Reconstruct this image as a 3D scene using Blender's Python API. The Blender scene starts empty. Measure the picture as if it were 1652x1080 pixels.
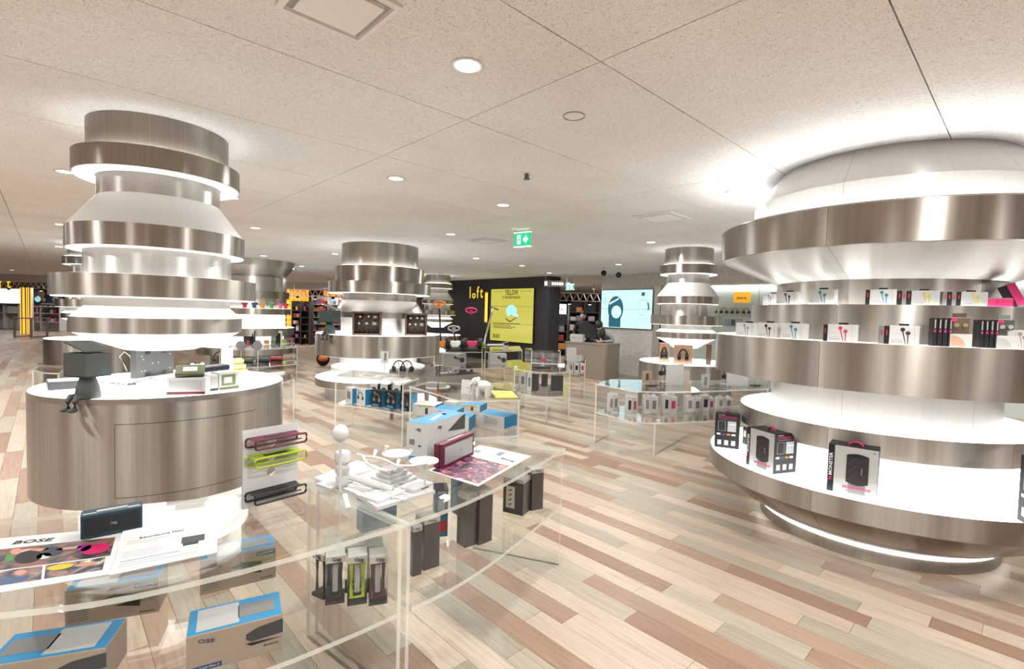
import bpy, math, random
from mathutils import Vector, Matrix
random.seed(7)
SC = bpy.context.scene
COL = SC.collection
# ------------------------------------------------------------------ camera
FPX, CX, CY, EYE = 796.0, 826.0, 540.0, 1.6
PITCH, ROLL = math.radians(2.4), math.radians(1.6)
_U0 = Vector((0, math.sin(PITCH), math.cos(PITCH)))
CF = Vector((0, math.cos(PITCH), -math.sin(PITCH)))
CR = Vector((1, 0, 0)) * math.cos(ROLL) + _U0 * math.sin(ROLL)
CU = _U0 * math.cos(ROLL) - Vector((1, 0, 0)) * math.sin(ROLL)
EYEP = Vector((0, 0, EYE))
cam = bpy.data.cameras.new('camera')
cam.sensor_width = 36.0
cam.lens = FPX * 36.0 / 1652.0
cam.clip_end = 200
camo = bpy.data.objects.new('camera', cam)
COL.objects.link(camo)
camo.matrix_world = Matrix(((CR.x, CU.x, -CF.x, 0), (CR.y, CU.y, -CF.y, 0), (CR.z, CU.z, -CF.z, EYE), (0, 0, 0, 1)))
SC.camera = camo
# ------------------------------------------------------------------ world, exposure
w = bpy.data.worlds.new('world'); SC.world = w
w.use_nodes = True
w.node_tree.nodes['Background'].inputs[0].default_value = (1.0, 0.97, 0.93, 1)
w.node_tree.nodes['Background'].inputs[1].default_value = 0.55
vs = SC.view_settings
vs.view_transform = 'Standard'; vs.look = 'None'; vs.gamma = 1.0; vs.use_curve_mapping = False
vs.exposure = 0.93
DOWN_W = 19.0      # watts of one downlight
LIT_TOP = 2.4      # emission of the backlit shelf and counter tops
LIT = 0.62          # emission of the backlit acrylic
SC.cycles.use_adaptive_sampling = True
SC.cycles.adaptive_threshold = 0.03
SC.cycles.transparent_max_bounces = 28
SC.cycles.max_bounces = 7
SC.cycles.diffuse_bounces = 3
SC.cycles.glossy_bounces = 3
SC.cycles.caustics_reflective = False
SC.cycles.caustics_refractive = False
SC.cycles.sample_clamp_indirect = 6.0
ZC = 2.78          # ceiling height
YAW = math.radians(46.7)
UD = Vector((math.sin(YAW), math.cos(YAW), 0)); VD = Vector((-math.cos(YAW), math.sin(YAW), 0))

# calibrated single view: a picture point seen on a level plane / at a depth -> metres
def _ray(px, py):
    return CF + CR * ((px - CX) / FPX) - CU * ((py - CY) / FPX)
def at(px, py, z):
    d = _ray(px, py); return EYEP + d * ((z - EYE) / d.z)
def atd(px, py, depth):
    d = _ray(px, py); return EYEP + d * (depth / d.y)
def on_plane(px, py, p0, n):
    d = _ray(px, py); t = (Vector(p0) - EYEP).dot(n) / d.dot(n); return EYEP + d * t
def project(P):
    v = Vector(P) - EYEP; q = v.dot(CF)
    return (CX + FPX * v.dot(CR) / q, CY - FPX * v.dot(CU) / q, q)
def zat(px, py, P):          # height of the picture row py above the ground point P (column px)
    d = _ray(px, py); t = math.hypot(P.x, P.y) / math.hypot(d.x, d.y); return EYE + d.z * t

# ------------------------------------------------------------------ materials
MATS = {}
def mat(name, col=(.8, .8, .8), rough=.5, metal=0., emit=None, es=0., spec=.5, coat=0.):
    if name in MATS: return MATS[name]
    m = bpy.data.materials.new(name); m.use_nodes = True
    b = m.node_tree.nodes['Principled BSDF']
    b.inputs['Base Color'].default_value = (*col, 1)
    b.inputs['Roughness'].default_value = rough
    b.inputs['Metallic'].default_value = metal
    b.inputs['Specular IOR Level'].default_value = spec
    if coat: b.inputs['Coat Weight'].default_value = coat
    if emit:
        b.inputs['Emission Color'].default_value = (*emit, 1); b.inputs['Emission Strength'].default_value = es
    m.diffuse_color = (*col, 1)
    MATS[name] = m
    return m
def N(m, t, **kw):
    n = m.node_tree.nodes.new(t)
    for k, v in kw.items(): setattr(n, k, v)
    return n
def L(m, a, b): m.node_tree.links.new(a, b)
def bsdf(m): return m.node_tree.nodes['Principled BSDF']
def ramp(m, stops):
    r = N(m, 'ShaderNodeValToRGB'); e = r.color_ramp.elements
    while len(e) < len(stops): e.new(.5)
    for i, (p, c) in enumerate(stops):
        e[i].position = p; e[i].color = (*c, 1)
    return r
ANROT = 0.25
def brushed(name, col, rough=.3, var=.14, aniso=.95):
    m = mat(name, col, rough, 1.0); b = bsdf(m)
    uv = N(m, 'ShaderNodeUVMap'); uv.uv_map = 'UVMap'
    mp = N(m, 'ShaderNodeMapping'); mp.inputs['Scale'].default_value = (220, .6, 1); L(m, uv.outputs[0], mp.inputs[0])
    no = N(m, 'ShaderNodeTexNoise'); no.inputs['Scale'].default_value = 1.0; no.inputs['Detail'].default_value = 5; L(m, mp.outputs[0], no.inputs[0])
    r = ramp(m, [(.3, tuple(c * (1 - var) for c in col)), (.7, tuple(min(1, c * (1 + var)) for c in col))]); L(m, no.outputs[0], r.inputs[0]); L(m, r.outputs[0], b.inputs['Base Color'])
    b.inputs['Anisotropic'].default_value = aniso
    b.inputs['Anisotropic Rotation'].default_value = ANROT
    tg = N(m, 'ShaderNodeTangent', direction_type='UV_MAP'); tg.uv_map = 'UVMap'; L(m, tg.outputs[0], b.inputs['Tangent'])
    return m
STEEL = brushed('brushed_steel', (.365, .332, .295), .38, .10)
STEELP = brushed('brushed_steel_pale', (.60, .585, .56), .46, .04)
STEELF = mat('brushed_steel_flat', (.40, .375, .345), .32, 1.0)
SATIN = mat('satin_metal', (.66, .65, .63), .55, .55)
def lit(name, col, s):
    return mat(name, (.85, .84, .82), .4, 0, col, s)
ACR = lit('backlit_acrylic', (1, .985, .955), LIT)
ACRT = lit('backlit_top', (.99, 1, .975), LIT_TOP)
ACRD = lit('backlit_acrylic_soft', (1, .98, .94), LIT * .55)
COVE = lit('cove_light', (1, .985, .955), 5.0)
GLOW = lit('plinth_glow', (1, .95, .88), 10.0)
DOWN = lit('downlight_diffuser', (1, .98, .95), 4.0)
def clear(name, tint, edge=0.0, ior=1.45):
    m = bpy.data.materials.new(name); m.use_nodes = True; nt = m.node_tree
    for n in list(nt.nodes):
        if n.type != 'OUTPUT_MATERIAL': nt.nodes.remove(n)
    out = [n for n in nt.nodes if n.type == 'OUTPUT_MATERIAL'][0]
    tr = N(m, 'ShaderNodeBsdfTransparent'); tr.inputs[0].default_value = (*tint, 1)
    gl = N(m, 'ShaderNodeBsdfGlossy'); gl.inputs['Roughness'].default_value = .015; gl.inputs[0].default_value = (1, 1, 1, 1)
    fr = N(m, 'ShaderNodeFresnel'); ge = N(m, 'ShaderNodeNewGeometry'); mi_ = N(m, 'ShaderNodeMix', data_type='FLOAT')   # same reflectance on both faces of the sheet
    mi_.inputs[2].default_value = ior; mi_.inputs[3].default_value = 1 / ior; L(m, ge.outputs['Backfacing'], mi_.inputs[0]); L(m, mi_.outputs[0], fr.inputs[0])
    mx = N(m, 'ShaderNodeMixShader'); L(m, fr.outputs[0], mx.inputs[0]); L(m, tr.outputs[0], mx.inputs[1]); L(m, gl.outputs[0], mx.inputs[2])
    last = mx
    if edge:
        df = N(m, 'ShaderNodeBsdfPrincipled'); df.inputs['Base Color'].default_value = (.80, .82, .76, 1); df.inputs['Roughness'].default_value = .25
        m2 = N(m, 'ShaderNodeMixShader'); m2.inputs[0].default_value = edge; L(m, mx.outputs[0], m2.inputs[1]); L(m, df.outputs[0], m2.inputs[2]); last = m2
    L(m, last.outputs[0], out.inputs[0])
    MATS[name] = m
    return m
GLASS = clear('clear_acrylic', (.985, .988, .98))
GEDGE = clear('acrylic_edge', (.96, .97, .94), .52)
GBOX = clear('clear_blister', (.97, .97, .96), .035)
WHITE = mat('white_paint', (.74, .735, .72), .45)
WHITEG = mat('white_gloss', (.64, .64, .63), .25)
BLACK = mat('black', (.010, .010, .011), .5, spec=.3)
BLACKM = mat('black_matte', (.02, .02, .022), .8)
DGREY = mat('dark_grey', (.040, .042, .041), .5)
MGREY = mat('mid_grey', (.16, .16, .155), .5)
LGREY = mat('light_grey', (.38, .38, .37), .5)
def hexm(name, r, g, b, rough=.5):
    f = lambda v: ((v / 255 + .055) / 1.055) ** 2.4 if v > 10 else v / 255 / 12.92
    return mat(name, tuple(.64 * f(v) for v in (r, g, b)), rough)      # print colours as seen under the shop's strong light

# ------------------------------------------------------------------ mesh building
class B:
    def __init__(s): s.v = []; s.f = []; s.m = []; s.uv = []
    def add(s, vs, fs, mi=0, uvs=None):
        o = len(s.v); s.v += [tuple(v) for v in vs]
        for k, f in enumerate(fs):
            s.f.append([o + i for i in f]); s.m.append(mi); s.uv.append(uvs[k] if uvs else None)
        return s
    def box(s, c, d, rz=0, mi=0, tilt=None):
        x, y, z = d[0] / 2, d[1] / 2, d[2] / 2
        vs = [Vector((a, b, e)) for e in (-z, z) for b in (-y, y) for a in (-x, x)]
        M = Matrix.Rotation(rz, 3, 'Z')
        if tilt: M = M @ Matrix.Rotation(tilt[1], 3, tilt[0])
        vs = [M @ v + Vector(c) for v in vs]
        fs = [(0, 2, 3, 1), (4, 5, 7, 6), (0, 1, 5, 4), (2, 6, 7, 3), (0, 4, 6, 2), (1, 3, 7, 5)]
        return s.add(vs, fs, mi)
    def prism(s, poly, z0, z1, mi=0, me=None):
        n = len(poly); me = mi if me is None else me
        a = sum(poly[i][0] * poly[(i + 1) % n][1] - poly[(i + 1) % n][0] * poly[i][1] for i in range(n))
        if a < 0: poly = poly[::-1]
        vs = [(p[0], p[1], z0) for p in poly] + [(p[0], p[1], z1) for p in poly]
        s.add(vs, [list(range(n))[::-1], list(range(n, 2 * n))], mi)
        o = len(s.v) - 2 * n
        for i in range(n):
            j = (i + 1) % n; s.f.append([o + i, o + j, o + n + j, o + n + i]); s.m.append(me); s.uv.append(None)
        return s
    def lathe(s, prof, n=64, a0=0., a1=2 * math.pi, mi=0, c=(0, 0, 0), closed=False, axis='z'):
        full = abs(a1 - a0 - 2 * math.pi) < 1e-6
        k = len(prof); cum = [0]
        for i in range(1, k): cum.append(cum[-1] + math.hypot(prof[i][0] - prof[i - 1][0], prof[i][1] - prof[i - 1][1]))
        vs = []
        for j in range(n + 1):
            t = a0 + (a1 - a0) * j / n
            for r, z in prof:
                p = (r * math.cos(t), r * math.sin(t), z)
                if axis == 'y': p = (p[0], -p[2], p[1])
                if axis == 'x': p = (p[2], p[0], p[1])
                vs.append((p[0] + c[0], p[1] + c[1], p[2] + c[2]))
        fs = []; uvs = []
        for j in range(n):
            for i in range(k - 1 if not closed else k):
                i2 = (i + 1) % k
                fs.append((j * k + i, (j + 1) * k + i, (j + 1) * k + i2, j * k + i2))
                u0 = (a0 + (a1 - a0) * j / n) / 6.2832; u1 = (a0 + (a1 - a0) * (j + 1) / n) / 6.2832
                v0 = cum[i]; v1 = cum[i2] if i2 else cum[i] + .02
                uvs.append(((u0, v0), (u1, v0), (u1, v1), (u0, v1)))
        s.add(vs, fs, mi, uvs)
        return s
    def disc(s, r, z, n=32, c=(0, 0), mi=0, up=True):
        vs = [(c[0] + r * math.cos(6.28318 * i / n), c[1] + r * math.sin(6.28318 * i / n), z) for i in range(n)]
        return s.add(vs, [list(range(n)) if up else list(range(n))[::-1]], mi)
    def cyl(s, c, r, h, n=20, mi=0, axis='z', r2=None):
        r2 = r if r2 is None else r2
        return s.lathe([(0.0001, 0), (r, 0), (r2, h), (0.0001, h)], n, mi=mi, c=c, axis=axis)
    def tube(s, pts, r, n=6, mi=0, closed=False):
        pts = [Vector(p) for p in pts]; m = len(pts); rs = r if isinstance(r, (list, tuple)) else [r] * m
        rings = []
        for i, p in enumerate(pts):
            a = pts[(i - 1) % m] if (i or closed) else p; b = pts[(i + 1) % m] if (i < m - 1 or closed) else p
            t = (b - a); t = t.normalized() if t.length > 1e-9 else Vector((0, 0, 1))
            x = t.cross(Vector((0, 0, 1)))
            if x.length < .05: x = t.cross(Vector((0, 1, 0)))
            x.normalize(); y = x.cross(t)
            rings.append([p + x * rs[i] * math.cos(6.28318 * k / n) + y * rs[i] * math.sin(6.28318 * k / n) for k in range(n)])
        vs = [v for g in rings for v in g]; fs = []
        for i in range(m if closed else m - 1):
            j = (i + 1) % m
            for k in range(n):
                fs.append((i * n + k, i * n + (k + 1) % n, j * n + (k + 1) % n, j * n + k))
        if not closed:
            fs.append(tuple(range(n))[::-1]); fs.append(tuple((m - 1) * n + k for k in range(n)))
        return s.add(vs, fs, mi)
    def sphere(s, c, r, n=16, mi=0, sc=(1, 1, 1)):
        k = n // 2; prof = [(max(1e-4, r * math.sin(math.pi * i / k)), -r * math.cos(math.pi * i / k)) for i in range(k + 1)]
        o = len(s.v); s.lathe(prof, n, mi=mi)
        for i in range(o, len(s.v)):
            v = s.v[i]; s.v[i] = (v[0] * sc[0] + c[0], v[1] * sc[1] + c[1], v[2] * sc[2] + c[2])
        return s
    def mesh(s, name, mats, smooth=False):
        me = bpy.data.meshes.new(name); me.from_pydata(s.v, [], s.f)
        for m in mats: me.materials.append(m)
        if any(s.uv):
            ul = me.uv_layers.new(name='UVMap')
            for p, u in zip(me.polygons, s.uv):
                if u:
                    for li, c in zip(p.loop_indices, u): ul.data[li].uv = c
        me.polygons.foreach_set('material_index', s.m)
        if smooth: me.polygons.foreach_set('use_smooth', [True] * len(me.polygons))
        me.update()
        return me

def link(name, me, parent=None, loc=(0, 0, 0), rz=0.):
    o = bpy.data.objects.new(name, me); COL.objects.link(o)
    o.location = loc; o.rotation_euler = (0, 0, rz)
    if parent: o.parent = parent
    return o
def sharp(me, ang=35):
    try: me.set_sharp_from_angle(angle=math.radians(ang))
    except Exception: pass
def part(parent, name, b, m, smooth=False, label=None, kind=None, bevel=0.):
    ms = m if isinstance(m, (list, tuple)) else [m]
    me = b.mesh(name, ms, smooth)
    if smooth: sharp(me)
    o = link(name, me, parent)
    if bevel:
        md = o.modifiers.new('bevel', 'BEVEL'); md.width = bevel; md.segments = 2; md.limit_method = 'ANGLE'
    if label: o['label'] = label
    if kind: o['kind'] = kind
    return o
def tag(o, label, cat, group=None):
    o['label'] = label; o['category'] = cat
    if group: o['group'] = group
    return o
def thing(name, label, cat, loc=(0, 0, 0), rz=0., group=None):
    return tag(link(name, None, None, loc, rz), label, cat, group)
def struct(name, b, m, smooth=False):
    o = part(None, name, b, m, smooth); o['kind'] = 'structure'; return o
def copy_tree(o, parent=None):
    c = o.copy(); COL.objects.link(c); c.parent = parent
    for ch in list(o.children): copy_tree(ch, c)
    return c
_FONT = {}
def text_mesh(s, size, extrude=.0004, bold=0.):
    key = (s, size, extrude, bold)
    if key in _FONT: return _FONT[key]
    cu = bpy.data.curves.new('lettering', 'FONT'); cu.body = s; cu.size = size; cu.extrude = extrude; cu.offset = bold
    cu.align_x = 'CENTER'; cu.align_y = 'CENTER'; cu.resolution_u = 2
    o = bpy.data.objects.new('lettering', cu); COL.objects.link(o)
    dg = bpy.context.evaluated_depsgraph_get()
    me = bpy.data.meshes.new_from_object(o.evaluated_get(dg)); bpy.data.objects.remove(o)
    _FONT[key] = me
    return me
# lettering on a face of a box-like thing: face frame gives right, up and out directions
FACES = {'front': ((1, 0, 0), (0, 0, 1), (0, -1, 0)), 'back': ((-1, 0, 0), (0, 0, 1), (0, 1, 0)),
         'left': ((0, -1, 0), (0, 0, 1), (-1, 0, 0)), 'right': ((0, 1, 0), (0, 0, 1), (1, 0, 0)),
         'top': ((1, 0, 0), (0, 1, 0), (0, 0, 1))}
def face_mat(face, P, spin=0.):
    r, u, o = [Vector(v) for v in FACES[face]]
    M = Matrix(((r.x, u.x, o.x, P[0]), (r.y, u.y, o.y, P[1]), (r.z, u.z, o.z, P[2]), (0, 0, 0, 1)))
    return M @ Matrix.Rotation(spin, 4, 'Z')
def letter(parent, s, size, m, face, P, width=None, spin=0., name='lettering', bold=0., ital=0., squash=1.):
    me = text_mesh(s, size, bold=min(bold, size * .018)).copy(); me.materials.clear(); me.materials.append(m)
    o = link(name, me, parent)
    sx = 1.
    if width:
        xs = [v.co.x for v in me.vertices]
        if xs: sx = width / max(1e-6, max(xs) - min(xs))
    M = face_mat(face, P, spin) @ Matrix(((sx, ital, 0, 0), (0, squash, 0, 0), (0, 0, 1, 0), (0, 0, 0, 1)))
    o.matrix_local = M
    return o
def decal(parent, name, m, face, P, w_, h_, t=.0008, spin=0., label=None):
    b = B().box((0, 0, t / 2), (w_, h_, t))
    o = part(parent, name, b, m, label=label); o.matrix_local = face_mat(face, P, spin); return o
# front bottom edge from two picture points on a level plane -> (centre of that edge, width, heading)
def front_edge(pl, pr, z):
    a, c = at(*pl, z), at(*pr, z); d = c - a
    return (a + c) / 2, d.length, math.atan2(d.y, d.x), a
ORD = ['first', 'second', 'third', 'fourth', 'fifth', 'sixth', 'seventh', 'eighth', 'ninth', 'tenth', 'eleventh', 'twelfth', 'thirteenth', 'fourteenth', 'fifteenth', 'sixteenth', 'seventeenth', 'eighteenth', 'nineteenth', 'twentieth']
# ================================================================== SETTING
def wood_tone(name, col, dark):
    m = mat(name, col, .42, 0, spec=.35); b = bsdf(m)
    g = N(m, 'ShaderNodeNewGeometry'); mp = N(m, 'ShaderNodeMapping'); mp.inputs['Rotation'].default_value = (0, 0, -math.atan2(VD.y, VD.x))
    L(m, g.outputs['Position'], mp.inputs[0])
    m2 = N(m, 'ShaderNodeMapping'); m2.inputs['Scale'].default_value = (2.2, 42, 1); L(m, mp.outputs[0], m2.inputs[0])
    n1 = N(m, 'ShaderNodeTexNoise'); n1.inputs['Scale'].default_value = 1.6; n1.inputs['Detail'].default_value = 6; n1.inputs['Distortion'].default_value = .6; L(m, m2.outputs[0], n1.inputs[0])
    r = ramp(m, [(.28, dark), (.5, col), (.78, tuple(min(1, c * 1.12) for c in col))]); L(m, n1.outputs[0], r.inputs[0]); L(m, r.outputs[0], b.inputs['Base Color'])
    bp = N(m, 'ShaderNodeBump'); bp.inputs['Strength'].default_value = .05; L(m, n1.outputs[0], bp.inputs['Height']); L(m, bp.outputs[0], b.inputs['Normal'])
    return m
TONES = [((.43, .35, .27), (.345, .275, .21)), ((.395, .31, .23), (.31, .24, .175)), ((.245, .152, .102), (.185, .112, .073)), ((.285, .186, .128), (.215, .136, .09)),
         ((.30, .262, .205), (.23, .20, .155)), ((.35, .305, .24), (.275, .235, .183)), ((.32, .222, .158), (.25, .168, .118))]
WOOD = [wood_tone('floor_wood_%d' % i, a, b) for i, (a, b) in enumerate(TONES)]
# far floor: a slab whose material carries on the planks
m = mat('floor_far', (.42, .33, .25), .42, spec=.35)
g = N(m, 'ShaderNodeNewGeometry'); mp = N(m, 'ShaderNodeMapping'); mp.inputs['Rotation'].default_value = (0, 0, -math.atan2(VD.y, VD.x)); L(m, g.outputs['Position'], mp.inputs[0])
bk = N(m, 'ShaderNodeTexBrick'); bk.inputs['Scale'].default_value = 1; bk.inputs['Brick Width'].default_value = 1.1; bk.inputs['Row Height'].default_value = .133; bk.inputs['Mortar Size'].default_value = .0
bk.inputs['Color1'].default_value = (.40, .32, .245, 1); bk.inputs['Color2'].default_value = (.26, .17, .12, 1); L(m, mp.outputs[0], bk.inputs[0]); L(m, bk.outputs[0], bsdf(m).inputs['Base Color'])
floor = struct('floor', B().box((-2, 12, -.112), (64, 56, .2)), MATS['floor_far'])
PW, PL = .133, 1.12
PLS = (1.12, .75, .48)
def uv_xy(u, v): return UD * u + VD * v
planks = []
u0 = 2.462
for iu in range(-120, 170):
    ul = u0 + iu * PW; v0 = -18 + random.uniform(0, PL)
    while v0 < 34:
        ln = PLS[random.choices((0, 1, 2), (5, 2, 1))[0]]
        c = uv_xy(ul + PW / 2, v0 + ln / 2); v1 = v0; v0 += ln
        if c.y < -1.0 or c.y > 13.5 or abs(c.x) > 1.2 * c.y + 3.2: continue
        d = c.length
        p = project(c) if c.y > .5 else (9e9, 0, 1)
        inv = -60 < p[0] < 1712 and p[1] < 1100
        planks.append((d if inv else d + 1000, ul, v1, ln, random.choices(range(7), [6, 4, 3, 3, 3, 4, 3])[0]))
planks.sort()
_pm = {}
hw = PW / 2 - .0009
for t in range(7):
    for ln in PLS:
        hl = ln / 2 - .0010
        q = [UD * a + VD * e for a, e in ((-hw, -hl), (hw, -hl), (hw, hl), (-hw, hl))]
        _pm[t, ln] = B().prism([(v.x, v.y) for v in q], -.012, 0).mesh('plank', [WOOD[t]])
rest = B()
for k, (d, ul, v0, ln, t) in enumerate(planks):
    c = uv_xy(ul + PW / 2, v0 + ln / 2); hl = ln / 2 - .0010
    if k < 300: link('plank', _pm[t, ln], floor, (c.x, c.y, 0))
    else:
        q = [c + UD * a + VD * e for a, e in ((-hw, -hl), (hw, -hl), (hw, hl), (-hw, hl))]
        rest.prism([(v.x, v.y) for v in q], -.012, 0, mi=t)
part(floor, 'planks_beyond', rest, WOOD, kind='stuff')

# ceiling of wood-wool acoustic panels
m = mat('wood_wool', (.64, .60, .545), .9, spec=.15); b_ = bsdf(m)
tc = N(m, 'ShaderNodeNewGeometry')
n1 = N(m, 'ShaderNodeTexNoise'); n1.inputs['Scale'].default_value = 95; n1.inputs['Detail'].default_value = 3; n1.inputs['Distortion'].default_value = 2.2; L(m, tc.outputs['Position'], n1.inputs[0])
n2 = N(m, 'ShaderNodeTexNoise'); n2.inputs['Scale'].default_value = 1.1; n2.inputs['Detail'].default_value = 3; L(m, tc.outputs['Position'], n2.inputs[0])
r1 = ramp(m, [(.35, (.48, .45, .425)), (.45, (.765, .77, .765)), (.6, (.83, .84, .845)), (.75, (.87, .88, .885))]); L(m, n1.outputs[0], r1.inputs[0])
r2 = ramp(m, [(.35, (.93, .915, .90)), (.65, (1, 1, 1))]); L(m, n2.outputs[0], r2.inputs[0])
mx = N(m, 'ShaderNodeMix', data_type='RGBA', blend_type='MULTIPLY'); mx.inputs[0].default_value = 1; L(m, r1.outputs[0], mx.inputs[6]); L(m, r2.outputs[0], mx.inputs[7]); L(m, mx.outputs[2], b_.inputs['Base Color'])
bp = N(m, 'ShaderNodeBump'); bp.inputs['Strength'].default_value = .25; bp.inputs['Distance'].default_value = .004; L(m, n1.outputs[0], bp.inputs['Height']); L(m, bp.outputs[0], b_.inputs['Normal'])
ceiling = struct('ceiling', B().box((-2, 12, ZC + .03 + .1), (64, 56, .2)), mat('joint_backing', (.30, .26, .21), .9))  # dark backing slab, shows in the joints between panels
CU_, CV_, SU, SV = 1.877, 1.444, 2.24, 1.017
cells = []
for i in range(-14, 20):
    for j in range(-26, 34):
        c = uv_xy(CU_ + (i + .5) * SU, CV_ + (j + .5) * SV)
        if c.y < -3 or c.y > 40 or abs(c.x) > 1.2 * c.y + 5 or c.x < -33 or c.x > 29: continue
        cells.append((c.length + (1000 if c.y < .3 else 0), c.x, c.y))
cells.sort()
hw, hl = SU / 2 - .003, SV / 2 - .003
q = [UD * a + VD * e for a, e in ((-hw, -hl), (hw, -hl), (hw, hl), (-hw, hl))]
pm = B().prism([(v.x, v.y) for v in q], 0, .03).mesh('ceiling_panel', [MATS['wood_wool']])
rest = B()
for k, (d, x, y) in enumerate(cells):
    if k < 300: link('ceiling_panel', pm, ceiling, (x, y, ZC))
    else: rest.prism([(v.x + x, v.y + y) for v in q], ZC, ZC + .03)
part(ceiling, 'panels_beyond', rest, MATS['wood_wool'], kind='stuff')

# ------------------------------------------------------------------ display columns
def ring(b, ri, ro, z0, z1, n=72, a0=0., a1=2 * math.pi):
    return b.lathe([(ri, z0), (ro, z0), (ro, z1), (ri, z1)], n, a0, a1, closed=True)
def column(name, label, loc, spec, n=72, group=None):
    root = thing(name, label, 'display column', loc, 0, group)
    for s in spec:
        kind, nm, m = s[0], s[1], s[2]
        if kind == 'band':            # (r_inner, r_outer, z0, z1)
            part(root, nm, ring(B(), *s[3], n=n), m, True)
        elif kind == 'surf':          # profile
            part(root, nm, B().lathe(s[3], n), m, True)
        elif kind == 'lit':           # thin lit ring: (ri, ro, z, thickness)
            ri, ro, z, t = s[3]; part(root, nm, ring(B(), ri, ro, z, z + t, n=n), m, True)
        elif kind == 'disc':
            r, z, t = s[3]; part(root, nm, B().lathe([(.001, z), (r, z), (r, z + t), (.001, z + t)], n), m, True)
        elif kind == 'panels':        # a skin split into sheets: (profile, first seam angle, count)
            prof, a, cnt = s[3]
            part(root, 'backing', B().lathe([(r_ - .007, z_ + (.004 if i_ and prof[i_ - 1][1] == z_ else 0)) for i_, (r_, z_) in enumerate(prof)], n), BLACKM, True)  # dark liner added so inner light doesn't leak through the seams
            for k in range(cnt):
                g_ = .0009
                part(root, nm, B().lathe(prof, max(6, n // cnt), a + k * 2 * math.pi / cnt + g_, a + (k + 1) * 2 * math.pi / cnt - g_), m, True)
    return root
def polar(az, D): a = math.radians(az); return (D * math.sin(a), D * math.cos(a), 0)
# left display column over a round counter
C1 = Vector(polar(-35.4, 4.27))
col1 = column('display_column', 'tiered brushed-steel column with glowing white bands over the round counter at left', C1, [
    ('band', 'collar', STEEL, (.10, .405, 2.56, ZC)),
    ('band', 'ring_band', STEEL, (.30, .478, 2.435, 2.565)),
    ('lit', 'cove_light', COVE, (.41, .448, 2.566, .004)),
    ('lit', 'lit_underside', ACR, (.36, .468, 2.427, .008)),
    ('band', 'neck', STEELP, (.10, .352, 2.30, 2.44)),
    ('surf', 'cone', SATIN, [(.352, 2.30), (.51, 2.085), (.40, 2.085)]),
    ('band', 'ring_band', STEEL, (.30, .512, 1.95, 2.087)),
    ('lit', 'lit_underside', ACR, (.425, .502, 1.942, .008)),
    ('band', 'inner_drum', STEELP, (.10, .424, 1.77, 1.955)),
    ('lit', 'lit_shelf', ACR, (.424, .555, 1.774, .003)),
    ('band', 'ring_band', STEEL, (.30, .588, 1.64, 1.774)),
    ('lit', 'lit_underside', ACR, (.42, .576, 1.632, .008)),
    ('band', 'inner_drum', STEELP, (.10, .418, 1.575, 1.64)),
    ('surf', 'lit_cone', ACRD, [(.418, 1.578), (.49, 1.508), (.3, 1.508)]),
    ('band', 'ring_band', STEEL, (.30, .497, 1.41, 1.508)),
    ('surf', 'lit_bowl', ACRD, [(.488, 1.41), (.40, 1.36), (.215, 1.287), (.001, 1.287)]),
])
# the counter below it, round and closed, standing off the floor on an added, glowing plinth
CZ1 = 1.045
ctr = thing('round_counter', 'large round brushed-steel counter with a white lit top at left', 'counter', C1 + Vector((.035, .03, 0)))
part(ctr, 'body', ring(B(), .50, .735, .405, CZ1 - .012, n=96), STEEL, True)
part(ctr, 'lit_top', B().lathe([(.001, CZ1 - .03), (.728, CZ1 - .03), (.728, CZ1), (.001, CZ1)], 96), ACRT, True)
part(ctr, 'rim', ring(B(), .728, .736, CZ1 - .03, CZ1 + .002, n=96), STEELF, True)
part(ctr, 'added_glow_plinth', ring(B(), .3, .50, 0, .405), ACRD, True)  # added support, made to glow for the white reflected in the table glass
def ang_of(c, px, py, r):       # angle on a round fixture (centre c, radius r) where picture column px meets its near side
    d = _ray(px, py); a = Vector((d.x, d.y, 0)).normalized()
    t = a.dot(Vector((c[0], c[1], 0))); f_ = (Vector((c[0], c[1], 0)) - a * t)
    hh = r * r - f_.length_squared
    p = a * (t - math.sqrt(max(hh, 0))); return math.atan2(p.y - c[1], p.x - c[0]), p
CC = ctr.location
aL, _ = ang_of(CC, 186, 740, .735); aR, _ = ang_of(CC, 412, 720, .735)
d_ = part(ctr, 'door', B().lathe([(.7375, .475), (.7375, .90)], 30, aL, aR), STEEL, True)
for nm, (b0, b1, z0, z1) in dict(a=(aL - .004, aL, .475, .90), b=(aL - .004, aR, .90, .9035), c=(aL - .004, aR, .4715, .475)).items():
    part(ctr, 'door_joint', B().lathe([(.7370, z0), (.7370, z1)], 30 if nm != 'a' else 2, b0, b1), BLACKM, True)

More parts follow.
